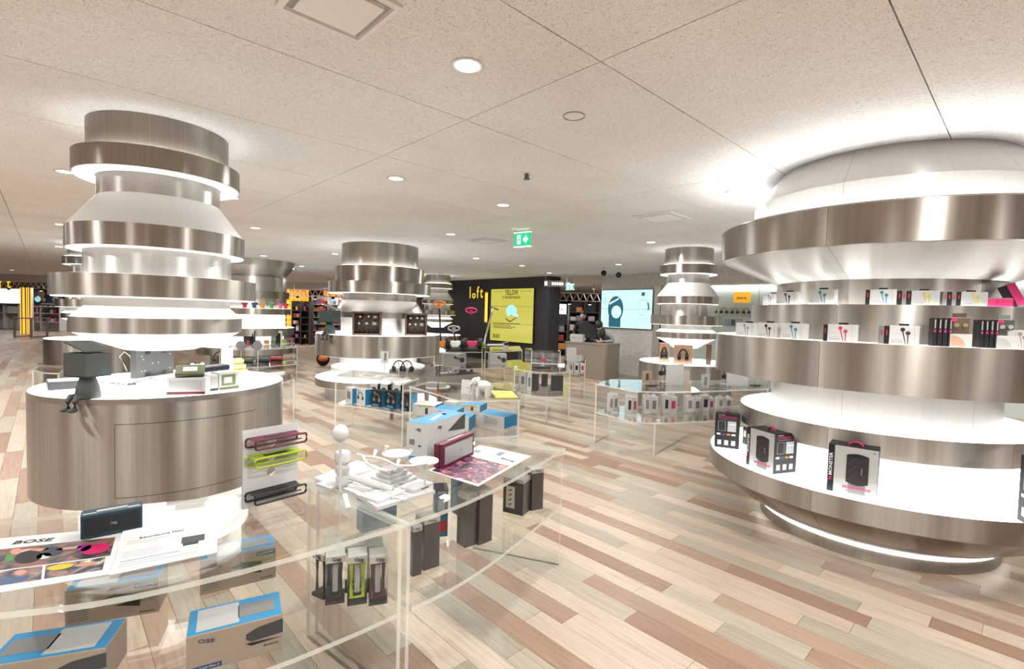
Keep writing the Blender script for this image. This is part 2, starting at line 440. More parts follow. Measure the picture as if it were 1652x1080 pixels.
# right display column with the stepped shelves
C2 = Vector(polar(36.6, 4.83)); S2, _ = ang_of(C2, 1322, 600, 1.16)
def pan(nm, m, prof, k=6): return ('panels', nm, m, (prof, S2, k))
SH1, SH2, SH3, SH4 = 1.725, 1.482, .905, .522
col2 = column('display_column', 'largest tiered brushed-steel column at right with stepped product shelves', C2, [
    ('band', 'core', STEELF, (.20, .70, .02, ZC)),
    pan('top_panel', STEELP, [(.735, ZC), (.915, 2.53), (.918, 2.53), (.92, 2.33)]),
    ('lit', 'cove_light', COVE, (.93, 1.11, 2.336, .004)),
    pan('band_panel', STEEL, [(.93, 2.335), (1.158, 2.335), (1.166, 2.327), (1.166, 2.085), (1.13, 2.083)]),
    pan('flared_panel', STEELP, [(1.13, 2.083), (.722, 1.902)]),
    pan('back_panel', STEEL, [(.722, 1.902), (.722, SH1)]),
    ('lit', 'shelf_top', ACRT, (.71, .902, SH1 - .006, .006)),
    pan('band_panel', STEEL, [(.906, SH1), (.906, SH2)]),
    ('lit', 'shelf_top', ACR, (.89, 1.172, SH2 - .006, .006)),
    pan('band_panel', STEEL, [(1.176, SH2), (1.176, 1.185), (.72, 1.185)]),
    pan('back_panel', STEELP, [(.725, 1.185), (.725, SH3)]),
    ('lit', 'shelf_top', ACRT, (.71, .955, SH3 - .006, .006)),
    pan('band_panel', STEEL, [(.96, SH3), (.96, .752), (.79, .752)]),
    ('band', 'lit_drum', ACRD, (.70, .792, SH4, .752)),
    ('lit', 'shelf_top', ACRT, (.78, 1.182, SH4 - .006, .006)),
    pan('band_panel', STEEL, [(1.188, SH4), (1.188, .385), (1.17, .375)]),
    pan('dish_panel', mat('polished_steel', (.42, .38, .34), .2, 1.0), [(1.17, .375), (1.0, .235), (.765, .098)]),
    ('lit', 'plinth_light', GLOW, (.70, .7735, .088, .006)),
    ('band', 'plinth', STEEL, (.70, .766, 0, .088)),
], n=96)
# middle display column
C3 = Vector(polar(-15.05, 9.6))
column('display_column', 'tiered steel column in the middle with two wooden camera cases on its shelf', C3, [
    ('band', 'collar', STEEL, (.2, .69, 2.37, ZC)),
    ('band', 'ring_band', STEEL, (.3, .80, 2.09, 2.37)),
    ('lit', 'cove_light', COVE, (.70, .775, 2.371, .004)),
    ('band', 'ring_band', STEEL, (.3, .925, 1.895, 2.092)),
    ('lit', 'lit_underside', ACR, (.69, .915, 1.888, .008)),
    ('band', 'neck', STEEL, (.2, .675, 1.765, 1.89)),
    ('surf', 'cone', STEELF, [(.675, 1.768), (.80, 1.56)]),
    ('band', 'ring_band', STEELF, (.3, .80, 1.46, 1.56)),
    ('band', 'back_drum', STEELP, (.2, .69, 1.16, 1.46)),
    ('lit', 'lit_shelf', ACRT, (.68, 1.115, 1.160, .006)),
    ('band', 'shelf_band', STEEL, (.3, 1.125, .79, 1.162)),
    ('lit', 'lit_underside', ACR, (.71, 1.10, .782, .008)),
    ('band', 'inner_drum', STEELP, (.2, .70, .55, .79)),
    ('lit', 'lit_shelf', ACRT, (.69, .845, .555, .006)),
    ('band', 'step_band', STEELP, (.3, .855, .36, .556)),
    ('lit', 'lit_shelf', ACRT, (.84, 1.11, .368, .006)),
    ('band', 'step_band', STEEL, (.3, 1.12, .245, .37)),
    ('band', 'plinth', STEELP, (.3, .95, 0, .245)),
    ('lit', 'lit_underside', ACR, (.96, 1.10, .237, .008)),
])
# far column type, used three times
def far_spec(z):      # z(level): heights stretched to the ceiling
    return [
    ('band', 'collar', STEEL, (.1, .392, z(2.50), ZC)),
    ('band', 'ring_band', STEEL, (.2, .472, z(2.35), z(2.50))),
    ('lit', 'cove_light', COVE, (.395, .45, z(2.502), .004)),
    ('lit', 'lit_underside', ACR, (.345, .462, z(2.342), .008)),
    ('band', 'neck', STEELP, (.1, .34, z(2.20), z(2.35))),
    ('surf', 'cone', SATIN, [(.34, z(2.20)), (.508, z(1.97))]),
    ('band', 'ring_band', STEEL, (.2, .508, z(1.85), z(1.97))),
    ('lit', 'lit_underside', ACR, (.43, .50, z(1.842), .008)),
    ('band', 'inner_drum', STEELP, (.1, .43, z(1.65), z(1.85))),
    ('band', 'ring_band', STEEL, (.2, .59, z(1.50), z(1.65))),
    ('lit', 'lit_underside', ACR, (.42, .58, z(1.492), .008)),
    ('band', 'inner_drum', STEELP, (.1, .42, z(1.42), z(1.50))),
    ('surf', 'lit_cone', ACRD, [(.42, z(1.42)), (.50, z(1.37))]),
    ('band', 'ring_band', STEEL, (.2, .50, z(1.27), z(1.37))),
    ('surf', 'lit_bowl', ACRD, [(.49, z(1.27)), (.3, z(1.17)), (.2, z(1.10)), (.001, z(1.10))]),
    ('band', 'counter_body', STEEL, (.3, .76, 0.0, .855)),
    ('disc', 'lit_top', ACRT, (.75, .85, .012)),
]
C4 = Vector(polar(19.4, 9.0)); C6 = atd(706, 500, 16.0); C6.z = 0; C7 = atd(150, 500, 10.2); C7.z = 0
col4 = column('display_column', 'slim tiered steel column standing before the wall with the pale blue screen', C4, far_spec(lambda z: z), n=48)
for P_, lb in ((C6, 'far bright tiered column showing behind the right edge of the middle column'), (C7, 'tiered column half hidden behind the left column and its counter')):
    c = copy_tree(col4); c.location = P_; c['label'] = lb
# stepped column far back, between the left and middle columns
C5 = atd(400, 500, 13.0); C5.z = 0
column('display_column', 'far stepped column with small red and blue toys, between left and middle columns', C5, [
    ('surf', 'ceiling_dish', STEELP, [(1.12, ZC), (1.10, 2.62), (.86, 2.36), (.80, 2.36)]),
    ('band', 'neck', STEELP, (.2, .92, 2.0, 2.36)),
    ('band', 'ring_band', STEEL, (.3, .99, 1.82, 2.0)),
    ('band', 'back_drum', STEELP, (.2, .92, 1.56, 1.82)),
    ('lit', 'lit_shelf', ACRT, (.90, 1.03, 1.556, .006)),
    ('band', 'shelf_band', STEEL, (.3, 1.035, 1.41, 1.56)),
    ('band', 'lit_drum', ACRD, (.2, .90, 1.06, 1.41)),
    ('lit', 'lit_shelf', ACRT, (.88, 1.12, 1.056, .006)),
    ('band', 'shelf_band', STEEL, (.3, 1.125, .87, 1.06)),
    ('band', 'lit_drum', ACRD, (.2, .86, .58, .87)),
    ('lit', 'lit_shelf', ACRT, (.85, 1.16, .576, .006)),
    ('band', 'shelf_band', STEEL, (.3, 1.165, .39, .58)),
    ('band', 'plinth', STEELP, (.3, .85, 0, .39)),
], n=48)

# ------------------------------------------------------------------ ceiling fixtures
dl_b = B().lathe([(.062, 0), (.080, 0), (.080, -.006), (.062, -.004)], 24, closed=True).mesh('trim_ring', [WHITE], True)
dl_d = B().lathe([(.001, -.002), (.064, -.002), (.064, -.0005), (.001, -.0005)], 24).mesh('diffuser', [DOWN], True)
def downlight(x, y, label):
    t = thing('downlight', label, 'ceiling light', (x, y, ZC), 0, 'recessed ceiling downlights')
    link('trim_ring', dl_b, t); link('diffuser', dl_d, t)
    ld = bpy.data.lights.new('downlight_lamp', 'AREA'); ld.shape = 'DISK'; ld.size = .14; ld.energy = DOWN_W; ld.color = (1, .99, .975); ld.spread = math.radians(165)
    lo = bpy.data.objects.new('lamp', ld); COL.objects.link(lo); lo.parent = t; lo.location = (0, 0, -.008)
    return t
DLS = [(754, 106, 'largest round downlight in the ceiling, top centre'), (639, 288, 'round downlight above and left of the exit sign, nearest of the middle row'), (812, 331, 'round downlight just above the green exit sign'),
       (727, 378, 'round downlight just left of the green exit sign'), (374, 319, 'downlight beside the lowest lit ring of the left column, at right'), (412, 368, 'downlight right of the left column, second one down'),
       (425, 413, 'small downlight above the dish of the far stepped column'), (1050, 391, 'downlight left of the slim column before the pale screen'), (768, 417, 'small far downlight below the exit sign, at left'),
       (842, 429, 'small far downlight straight below the exit sign'), (998, 427, 'small downlight above the two black dome cameras'), (105, 277, 'downlight at the left edge of the left column, upper one'),
       (97, 362, 'downlight at the left edge of the left column, middle one'), (95, 398, 'downlight at the left edge of the left column, lowest one'), (541, 410, 'small downlight left of the middle column top'),
       (1186, 310, 'downlight left of the big right column under the ceiling'), (20, 436, 'far downlight at the left picture edge near the dark shop')]
seen = []
for px, py, lb in DLS:
    P = at(px, py, ZC); seen.append(P); downlight(P.x, P.y, lb)
k = 0
for i in range(-5, 6):
    for j in range(-3, 9):
        c = uv_xy(CU_ + (i + .5) * SU, CV_ + (j * 2 + .5) * SV)
        if -6.5 < c.y < 16 and abs(c.x) < 12 and c.y > -6 and all((c - Vector((s.x, s.y, 0))).length > 1.3 for s in seen):
            p = project(Vector((c.x, c.y, ZC))) if c.y > .3 else (-1e4, 0)
            if -40 < p[0] < 1700 and p[1] > -40: continue      # none is seen there in the photograph
            k += 1; downlight(c.x, c.y, 'recessed downlight in the ceiling outside the picture, over the aisle'); 

# ================================================================== WALLS AND NEIGHBOURING SHOPS
CONC = mat('pale_concrete', (.62, .59, .55), .75)
n_ = N(CONC, 'ShaderNodeTexNoise'); n_.inputs['Scale'].default_value = 14; n_.inputs['Detail'].default_value = 6
g_ = N(CONC, 'ShaderNodeNewGeometry'); L(CONC, g_.outputs['Position'], n_.inputs[0])
r_ = ramp(CONC, [(.35, (.57, .54, .50)), (.65, (.68, .65, .61))]); L(CONC, n_.outputs[0], r_.inputs[0]); L(CONC, r_.outputs[0], bsdf(CONC).inputs['Base Color'])
MINT = mat('pale_mint_wall', (.66, .74, .70), .5)
CHAR = mat('charcoal_wall', (.03, .03, .032), .6)
def slab_uv(b, u0, u1, v0, v1, z0, z1, mi=0):
    q = [uv_xy(u, v) for u, v in ((u0, v0), (u1, v0), (u1, v1), (u0, v1))]
    return b.prism([(p.x, p.y) for p in q], z0, z1, mi)
def uvc(P): return P.dot(UD), P.dot(VD)
UW = uvc(at(1015, 606.3, 0))[0]            # face of the wall with the pale screen
n_u = -UD
def wallp(px, py, u): return on_plane(px, py, UD * u, UD)
vL = uvc(wallp(968, 540, UW))[1]; vM = uvc(wallp(1052, 540, UW))[1]
struct('wall_right', slab_uv(B(), UW, UW + .35, vM, vL, 0, ZC), CONC)
UN = UW + .9                                  # back of the niche
wn = struct('wall_niche', slab_uv(B(), UN, UN + .3, vM - 16, vM + .05, 0, ZC), MINT)
struct('trim_1', slab_uv(B(), UW, UN, vM - 16, vM, 2.46, ZC), CONC)                        # bulkhead over the niche
lb_ = part(wn, 'light_strip', slab_uv(B(), UN - .08, UN - .03, vM - 9, vM - .02, 2.44, 2.458), lit('niche_strip', (.94, 1, .98), 7.0))
for i in range(6):                            # joints between the niche panels
    part(wn, 'panel_joint', slab_uv(B(), UN - .004, UN, vM - 1.15 * (i + 1) - .008, vM - 1.15 * (i + 1), .1, 2.45), MGREY)
# black shop front with the yellow screen
UB = uvc(atd(826, 560, 16.2))[0]
vb0 = uvc(wallp(884, 540, UB))[1]; vb1 = uvc(wallp(640, 540, UB))[1]
struct('wall_shopfront', slab_uv(B(), UB, UB + .5, vb0, vb1, 0, ZC), CHAR)
# shells far behind and around
struct('wall_back', B().box((-6, 33.0, 1.4), (54, .3, 2.9)), CHAR)
struct('wall_left', B().box((-30.0, 12, 1.4), (.3, 42, 2.9)), mat('warm_grey_wall', (.40, .38, .35), .7))
struct('wall_behind_viewer', B().box((-4, -8.0, 1.4), (56, .3, 2.9)), MATS['warm_grey_wall'])
struct('wall_far_right', B().box((17.0, 12, 1.4), (.3, 42, 2.9)), MATS['warm_grey_wall'])
# unseen dark/light panels added to give the steel streaks to reflect
wbv = bpy.data.objects['wall_behind_viewer']
for i in range(26):
    m_ = (DGREY, WHITE, CHAR, LGREY, MGREY)[(i * 7) % 5]
    part(wbv, 'streak_panel', B().box((-16.2 + i * 1.3, -7.82, 1.3), (.5 + .35 * ((i * 3) % 3), .05, 2.5)), m_)
# ---------------------------------------------------------------- video walls and signs
SCRB = mat('pale_blue_screen', (.1, .1, .1), .3, 0, (.60, .88, .93), .58)
SCRY = mat('yellow_screen', (.1, .1, .05), .3, 0, (.72, .66, .09), .42)
TEAL = mat('teal_print', (.02, .10, .14), .4, 0, (.01, .11, .16), .4)
TEAL2 = mat('teal_pale_print', (.3, .6, .66), .4, 0, (.30, .62, .68), .5)
INK = mat('ink_black', (.01, .01, .01), .5)
def frame_on(u, px0, px1, pyt, pyb, name, label, cat, off=.05):
    """empty on a wall plane, local x to the right along the wall, local -y towards the shop"""
    a = wallp(px0, pyt, u - off); c = wallp(px1, pyb, u - off)
    d = c - a; d.z = 0; w_ = d.length; z1 = wallp((px0 + px1) / 2, pyt, u - off).z; z0 = wallp((px0 + px1) / 2, pyb, u - off).z
    mid = (a + c) / 2
    t = thing(name, label, cat, (mid.x, mid.y, z0), math.atan2(d.y, d.x)); return t, w_, z1 - z0
t, w_, h_ = frame_on(UW, 971.5, 1051, 468, 530, 'video_wall', 'pale blue video wall showing a dark teal wristband on the concrete wall', 'screen')
part(t, 'housing', B().box((0, .025, h_ / 2), (w_ + .02, .05, h_ + .02)), BLACK)
for i in range(2):
    for j in range(2):
        part(t, 'screen_panel', B().box(((i - .5) * w_ / 2, -.006, (j + .5) * h_ / 2), (w_ / 2 - .006, .012, h_ / 2 - .006)), SCRB)
def flat(parent, name, m, pts, y, t_=.003):
    b = B(); n = len(pts)
    vs = [(p[0], y, p[1]) for p in pts] + [(p[0], y - t_, p[1]) for p in pts]
    b.add(vs, [list(range(n)), list(range(n, 2 * n))[::-1]] + [((i + 1) % n, i, n + i, n + (i + 1) % n) for i in range(n)])
    return part(parent, name, b, m)
def arcpts(cx, cz, rx, rz_, a0, a1, n=16): return [(cx + rx * math.cos(a0 + (a1 - a0) * i / n), cz + rz_ * math.sin(a0 + (a1 - a0) * i / n)) for i in range(n + 1)]
bx_ = -w_ * .2
flat(t, 'band_picture', TEAL, arcpts(bx_, h_ * .5, w_ * .155, h_ * .34, 0, 6.28, 28), -.013)
flat(t, 'band_opening', SCRB, arcpts(bx_ + w_ * .02, h_ * .42, w_ * .10, h_ * .17, 0, 6.28, 24), -.017)
flat(t, 'band_stand', TEAL, [(bx_ - w_ * .13, 0.02), (bx_ + w_ * .11, 0.02), (bx_ + w_ * .11, h_ * .3), (bx_ - w_ * .13, h_ * .36)], -.0165)
flat(t, 'band_display', SCRB, [(bx_ - w_ * .13, h_ * .66), (bx_ + w_ * .07, h_ * .80), (bx_ + w_ * .07, h_ * .76), (bx_ - w_ * .12, h_ * .61)], -.0175)
b = B().tube([(w_ * .34 + w_ * .1 * math.cos(a), -.016, h_ * .55 + h_ * .2 * math.sin(a)) for a in [x * .31 for x in range(-2, 17)]], .018, 6); part(t, 'bracelet_picture', b, TEAL2)
b = B().tube([(w_ * .34 + w_ * .1 * math.cos(a), -.018, h_ * .55 + h_ * .2 * math.sin(a)) for a in [x * .31 for x in range(-1, 3)]], .022, 6); part(t, 'bracelet_clasp', b, TEAL)
for i, x in enumerate((.08, .24, .40)):
    flat(t, 'outline_picture', TEAL2, [(w_ * x - .05, .05), (w_ * x + .05, .05), (w_ * x + .05, h_ * .3), (w_ * x - .05, h_ * .3)], -.0135)
    flat(t, 'outline_fill', SCRB, [(w_ * x - .04, .06), (w_ * x + .04, .06), (w_ * x + .04, h_ * .285), (w_ * x - .04, h_ * .285)], -.0155)
flat(t, 'mark', TEAL, [(w_ * .30, h_ * .84), (w_ * .36, h_ * .84), (w_ * .36, h_ * .93), (w_ * .30, h_ * .93)], -.0135)
flat(t, 'caption', TEAL2, [(-w_ * .46, h_ * .62), (-w_ * .40, h_ * .62), (-w_ * .40, h_ * .82), (-w_ * .46, h_ * .82)], -.0135)
# yellow video wall
t, w_, h_ = frame_on(UB, 793, 859, 466, 552, 'video_wall', 'yellow video wall lettered YELLOW IS THE NEW BLACK on the black shop front', 'screen')
part(t, 'housing', B().box((0, .025, h_ / 2), (w_ + .03, .05, h_ + .03)), BLACK)
for i in range(2):
    for j in range(3):
        part(t, 'screen_panel', B().box(((i - .5) * w_ / 2, -.006, (j + .5) * h_ / 3), (w_ / 2 - .008, .012, h_ / 3 - .008)), SCRY)
letter(t, 'YELLOW', .2, INK, 'front', (0, -.014, h_ * .925), width=w_ * .31, squash=1.15, bold=.006)
letter(t, 'IS THE NEW BLACK', .1, INK, 'front', (0, -.014, h_ * .835), width=w_ * .42, squash=1.25, bold=.003)
for x0, x1 in ((-.45, -.2), (.2, .45)): flat(t, 'rule', INK, [(w_ * x0, h_ * .945), (w_ * x1, h_ * .945), (w_ * x1, h_ * .95), (w_ * x0, h_ * .95)], -.0135)
for k, (z, x1) in enumerate(((.34, .22), (.305, .0), (.275, .12), (.25, .05))):
    flat(t, 'text_line', INK, [(-w_ * .43, h_ * z), (w_ * x1, h_ * z), (w_ * x1, h_ * (z + .010)), (-w_ * .43, h_ * (z + .010))], -.0135)
for i in range(9): flat(t, 'bar', INK, [(-w_ * (.43 - i * .02), h_ * .05), (-w_ * (.422 - i * .02), h_ * .05), (-w_ * (.422 - i * .02), h_ * .13), (-w_ * (.43 - i * .02), h_ * .13)], -.0135)
CY_ = mat('cyan_print', (.2, .5, .6), .5, 0, (.25, .62, .75), .8); OLV = mat('olive_print', (.2, .2, .05), .5, 0, (.35, .36, .06), .6)
flat(t, 'foam_picture', CY_, arcpts(0.02, h_ * .58, w_ * .125, h_ * .115, 0, 6.28, 14), -.0135)
flat(t, 'foam_picture', CY_, arcpts(w_ * .12, h_ * .50, w_ * .05, h_ * .035, 0, 6.28, 10), -.0135)
flat(t, 'tray_picture', SCRY, [(-w_ * .12, h_ * .42), (-.02, h_ * .39), (w_ * .13, h_ * .47), (0, h_ * .52)], -.015)
flat(t, 'tray_side', INK, [(-w_ * .13, h_ * .43), (-.03, h_ * .37), (w_ * .14, h_ * .455), (w_ * .13, h_ * .47), (-.02, h_ * .39), (-w_ * .12, h_ * .445)], -.0165)
letter(t, 'loft', .1, INK, 'front', (w_ * .05, -.0175, h_ * .455), width=w_ * .1, spin=.5)
# shop name in yellow letters
YEL = mat('yellow_letters', (.85, .58, .06), .5, 0, (.80, .55, .03), .55)
t, w_, h_ = frame_on(UB, 756, 779, 462, 484, 'shop_sign', 'yellow lower-case letters loft hanging on the black shop front', 'sign', .25)
for i, (ch, sq) in enumerate(zip('loft', (1.5, 1., 1.5, 1.4))):
    letter(t, ch, h_ * .8, YEL, 'front', (-w_ * .38 + i * w_ * .26, 0, h_ * (.5 if sq > 1 else .36)), squash=sq, bold=.02, name='letter')
part(t, 'hanger', B().box((0, .02, h_ * 1.05), (w_ * .9, .02, .02)).box((-w_ * .3, .02, h_ * 1.05 + .1), (.01, .01, .2)).box((w_ * .3, .02, h_ * 1.05 + .1), (.01, .01, .2)), BLACK)
# orange neon strips beside the screen
ORG = mat('orange_neon', (.9, .3, .03), .5, 0, (1, .36, .03), 1.2)
P = wallp(784, 515, UB - .08); tt = thing('neon_strip', 'upright orange neon strip between the shop name and the yellow screen', 'lamp', (P.x, P.y, 0))
part(tt, 'tube', B().cyl((0, 0, 1.3), .045, 1.0, 12), ORG, True); part(tt, 'backing', B().box((0, .05, 1.8), (.16, .02, 1.1), math.radians(-43)), MGREY)
# brand sign in the niche
t, w_, h_ = frame_on(UN, 1184, 1209.5, 471.5, 488.5, 'brand_sign', 'orange square sign lettered Jabra on the pale mint niche wall', 'sign', .03)
part(t, 'panel', B().box((0, .012, h_ / 2), (w_, .024, h_)), mat('amber_sign', (.80, .38, .02), .5, 0, (.85, .42, .02), .35))
letter(t, 'Jabra', h_ * .32, INK, 'front', (0, -.002, h_ * .45), width=w_ * .62, bold=.004)
# exit signs
GRN = mat('exit_green', (.01, .32, .13), .4, 0, (.01, .42, .17), .75); GW = mat('exit_white', (.9, .9, .9), .4, 0, (1, 1, 1), 1.1)
def exit_sign(px0, px1, pyt, pyb, depth, label, flip=False):
    a, c = atd(px0, (pyt + pyb) / 2, depth), atd(px1, (pyt + pyb) / 2, depth - .16)
    w_ = (c - a).length; mid = (a + c) / 2; z1 = atd((px0 + px1) / 2, pyt, depth).z; z0 = atd((px0 + px1) / 2, pyb, depth).z; h_ = z1 - z0
    t = thing('exit_sign', label, 'exit sign', (mid.x, mid.y, z0), math.atan2((c - a).y, (c - a).x))
    part(t, 'panel', B().box((0, .012, h_ / 2), (w_, .02, h_)), GRN)
    part(t, 'border', B().box((0, .013, h_ - .006), (w_ + .01, .024, .012)).box((0, .013, .006), (w_ + .01, .024, .012)), GW)
    part(t, 'hanger', B().box((-w_ * .45, .012, h_ + (ZC - z0 - h_) / 2), (.01, .01, ZC - z0 - h_)).box((w_ * .45, .012, h_ + (ZC - z0 - h_) / 2), (.01, .01, ZC - z0 - h_)), LGREY)
    s_ = -1 if flip else 1
    flat(t, 'doorway', GW, [(s_ * -w_ * .30, h_ * .2), (s_ * -w_ * .10, h_ * .2), (s_ * -w_ * .10, h_ * .8), (s_ * -w_ * .30, h_ * .8)][::s_], .001)
    flat(t, 'running_figure', GRN, [(s_ * -w_ * .26, h_ * .22), (s_ * -w_ * .21, h_ * .45), (s_ * -w_ * .27, h_ * .5), (s_ * -w_ * .2, h_ * .62), (s_ * -w_ * .17, h_ * .74), (s_ * -w_ * .14, h_ * .5), (s_ * -w_ * .12, h_ * .24), (s_ * -w_ * .18, h_ * .4)][::s_], -.0025)
    flat(t, 'arrow', GW, [(s_ * w_ * .08, h_ * .4), (s_ * w_ * .2, h_ * .4), (s_ * w_ * .2, h_ * .22), (s_ * w_ * .38, h_ * .5), (s_ * w_ * .2, h_ * .78), (s_ * w_ * .2, h_ * .6), (s_ * w_ * .08, h_ * .6)][::s_], .001)
    return t
exit_sign(829.5, 855, 376, 400, 7.0, 'green exit sign with running figure and arrow hanging from the middle ceiling')
exit_sign(913, 926, 459, 468, 14.0, 'small far green exit sign above the dark shop entrance', True)
# grey hanging direction board beside the far exit sign
P0, P1 = atd(878, 458, 13.9), atd(911, 458, 13.9)
t = thing('direction_board', 'grey hanging board with white lettering left of the far exit sign', 'sign', ((P0.x + P1.x) / 2, P0.y, atd(895, 463, 13.9).z))
hb = atd(895, 453, 13.9).z - t.location.z; part(t, 'board', B().box((0, 0, hb / 2), (P1.x - P0.x, .03, hb)), LGREY)
part(t, 'hanger', B().box((-.25, 0, hb + (ZC - t.location.z - hb) / 2), (.012, .012, ZC - t.location.z - hb)).box((.25, 0, hb + (ZC - t.location.z - hb) / 2), (.012, .012, ZC - t.location.z - hb)), LGREY)
for x in (-.05, .02, .09, .16, .22): part(t, 'white_character', B().box((x, -.017, hb / 2), (.045, .004, hb * .42)), GW)
part(t, 'white_pictogram', B().box((-.24, -.017, hb / 2), (.07, .004, hb * .6)), GW)
# ceiling vents, detectors, dome cameras
def vent(pxs, label):
    c = at(*pxs[0], ZC); t = thing('air_vent', label, 'vent', (c.x, c.y, ZC), YAW * -1 + math.pi / 2); s = pxs[1]
    part(t, 'frame', B().lathe([(s * .70711, 0), (s * .70711, -.012), (s * .62, -.018), (s * .60, 0)], 4, math.pi / 4, math.pi / 4 + 2 * math.pi, closed=True), WHITE)
    part(t, 'core', B().box((0, 0, -.012), (s * .72, s * .72, .016)), WHITE)
    part(t, 'gap', B().box((0, 0, -.002), (s * .88, s * .88, .004)), LGREY)
_a, _c, _e = at(437, 3, ZC), at(655, 11, ZC), at(581, 65, ZC); _p = project((_a + _c) / 2)
vent(((_p[0], _p[1]), (_c - _e).length), 'large square white air vent at the top edge of the ceiling')
vent(((1068, 350), .5), 'square white air vent in the ceiling above the slim column')
vent(((785, 388), .5), 'small square air vent left of the exit sign')
for px, py, lb in ((926, 187, 'round white detector cap between the downlight and the big column'),):
    if lb:
        P = at(px, py, ZC); t = thing('smoke_detector', lb, 'detector', (P.x, P.y, ZC))
        part(t, 'cap', B().lathe([(.001, -.008), (.05, -.006), (.06, 0)], 24), WHITE, True); part(t, 'rim', B().lathe([(.06, 0), (.066, 0), (.066, -.006), (.06, -.006)], 24, closed=True), LGREY, True)
P = at(850, 279, ZC); t = thing('sprinkler', 'small sprinkler head with a dark tip above the exit sign', 'sprinkler', (P.x, P.y, ZC))
part(t, 'plate', B().lathe([(.001, -.008), (.045, -.006), (.05, 0)], 20), WHITE, True); part(t, 'head', B().cyl((0, 0, -.05), .02, .045, 12).cyl((0, 0, -.056), .028, .006, 12), MGREY, True)
for px, py, lb in ((974, 441, 'left one of two black dome cameras on the ceiling'), (998, 444, 'right one of two black dome cameras on the ceiling')):
    P = atd(px, py, 12.0); t = thing('dome_camera', lb, 'camera', (P.x, P.y, ZC))
    k_ = ZC - P.z
    part(t, 'stem', B().cyl((0, 0, -k_), .015, k_, 8), WHITE); part(t, 'dome', B().sphere((0, 0, -k_), .07, 14), BLACK, True)

# ================================================================== ACRYLIC TABLES
TZ, TS, TT = .757, .398, .018     # table top, shelf, sheet thickness
def smooth_line(pts, n=14):
    """Catmull-Rom through 2-D points"""
    p = [Vector((a[0], a[1])) for a in pts]; p = [p[0] * 2 - p[1]] + p + [p[-1] * 2 - p[-2]]; out = []
    segs = len(p) - 3; per = max(2, n // segs)
    for i in range(segs):
        for k in range(per):
            t = k / per; a, b, c, d = p[i:i + 4]
            out.append(.5 * ((2 * b) + (c - a) * t + (2 * a - 5 * b + 4 * c - d) * t * t + (3 * b - a - 3 * c + d) * t ** 3))
    out.append(p[-2]); return out
def acrylic_table(label, front, back, zt=TZ, zs=TS, mid=True, tt=TT, group='clear acrylic display tables', shelf=True, name='acrylic_table'):
    f_ = smooth_line(front); k_ = smooth_line(back)
    org = (f_[0] + f_[-1] + k_[0] + k_[-1]) / 4
    t = thing(name, label, 'display table', (org.x, org.y, 0), 0, group)
    f_ = [p - org for p in f_]; k_ = [p - org for p in k_]
    poly = f_ + k_[::-1]
    M = [GLASS, GEDGE]
    part(t, 'table_top', B().prism([tuple(p) for p in poly], zt - tt, zt, 0, 1), M)
    def upright(a, c, nm='upright', z1=zt - tt):
        d = c - a; d = d.normalized(); n_ = Vector((-d.y, d.x)) * tt / 2; a2, c2 = a + d * .012, c - d * .012
        bb = B().prism([tuple(a2 - n_), tuple(c2 - n_), tuple(c2 + n_), tuple(a2 + n_)], 0, z1, 0, 1)
        bb.m = [1, 1, 0, 1, 0, 1]; part(t, nm, bb, M)
    def shr(a, c, s): return a + (c - a).normalized() * s
    upright(shr(f_[0], f_[-1], .012), shr(k_[0], k_[-1], .012)); upright(shr(f_[-1], f_[0], .012), shr(k_[-1], k_[0], .012))
    if shelf:
        n = len(f_); a = f_[:]; c = k_[:]
        a[0] = shr(a[0], a[-1], .024); a[-1] = shr(a[-1], f_[0], .024); c[0] = shr(c[0], c[-1], .024); c[-1] = shr(c[-1], k_[0], .024)
        part(t, 'shelf', B().prism([tuple(p) for p in a + c[::-1]], zs - tt, zs, 0, 1), M)
    if mid:
        i, j = len(f_) // 2, len(k_) // 2
        upright(shr(f_[i], k_[j], .06), shr(k_[j], f_[i], .06), 'upright', (zs if shelf else zt) - tt)
    return t
def A2(px, py, z=TZ): p = at(px, py, z); return (p.x, p.y)
T1R = acrylic_table('nearest clear acrylic table, right half, holding the white sculpture', [A2(660, 843), A2(749, 811), A2(827, 773), A2(912, 723)], [A2(508, 777), A2(620, 742), A2(767, 706)], mid=False)
T1L = acrylic_table('nearest clear acrylic table, left half, with open brochures on top', [A2(-150, 1004), A2(0, 989), A2(145, 972), A2(291, 943), A2(480, 896), A2(654, 845)], [A2(-190, 858), A2(0, 841), A2(203, 817), A2(381, 798), A2(502, 779)], mid=False)
T2 = acrylic_table('clear acrylic table with a row of headphone boxes, before the middle column', [A2(540, 606.5), A2(600, 612), A2(651, 619)], [A2(570, 597), A2(625, 602), A2(676, 610)], mid=False)
T3 = acrylic_table('clear acrylic table with white and blue speaker boxes on its shelf, in the middle', [A2(660, 623), A2(700, 634), A2(740, 646), A2(790, 646), A2(839, 645)], [A2(692, 615.5), A2(740, 618), A2(800, 618), A2(826, 618)], mid=False)
T4 = acrylic_table('clear acrylic table carrying a glass showcase with a red headphone', [A2(829, 595), A2(865, 600), A2(900, 601), A2(921, 598)], [A2(846, 585), A2(875, 587), A2(900, 587), A2(912, 587)], mid=True)
T4b = acrylic_table('small clear acrylic table with boxed toys, between showcase and cash desk', [A2(915, 582), A2(930, 582.5), A2(945, 580)], [A2(908, 575), A2(922, 574.5), A2(938, 573)], mid=False, zs=.52)
T5 = acrylic_table('clear acrylic table with white boxes, before the slim column', [A2(960, 619), A2(1000, 626), A2(1026, 631), A2(1090, 632), A2(1165, 630), A2(1240, 627)], [A2(985, 612), A2(1030, 613), A2(1080, 614), A2(1150, 614), A2(1200, 613), A2(1245, 612)], mid=True)
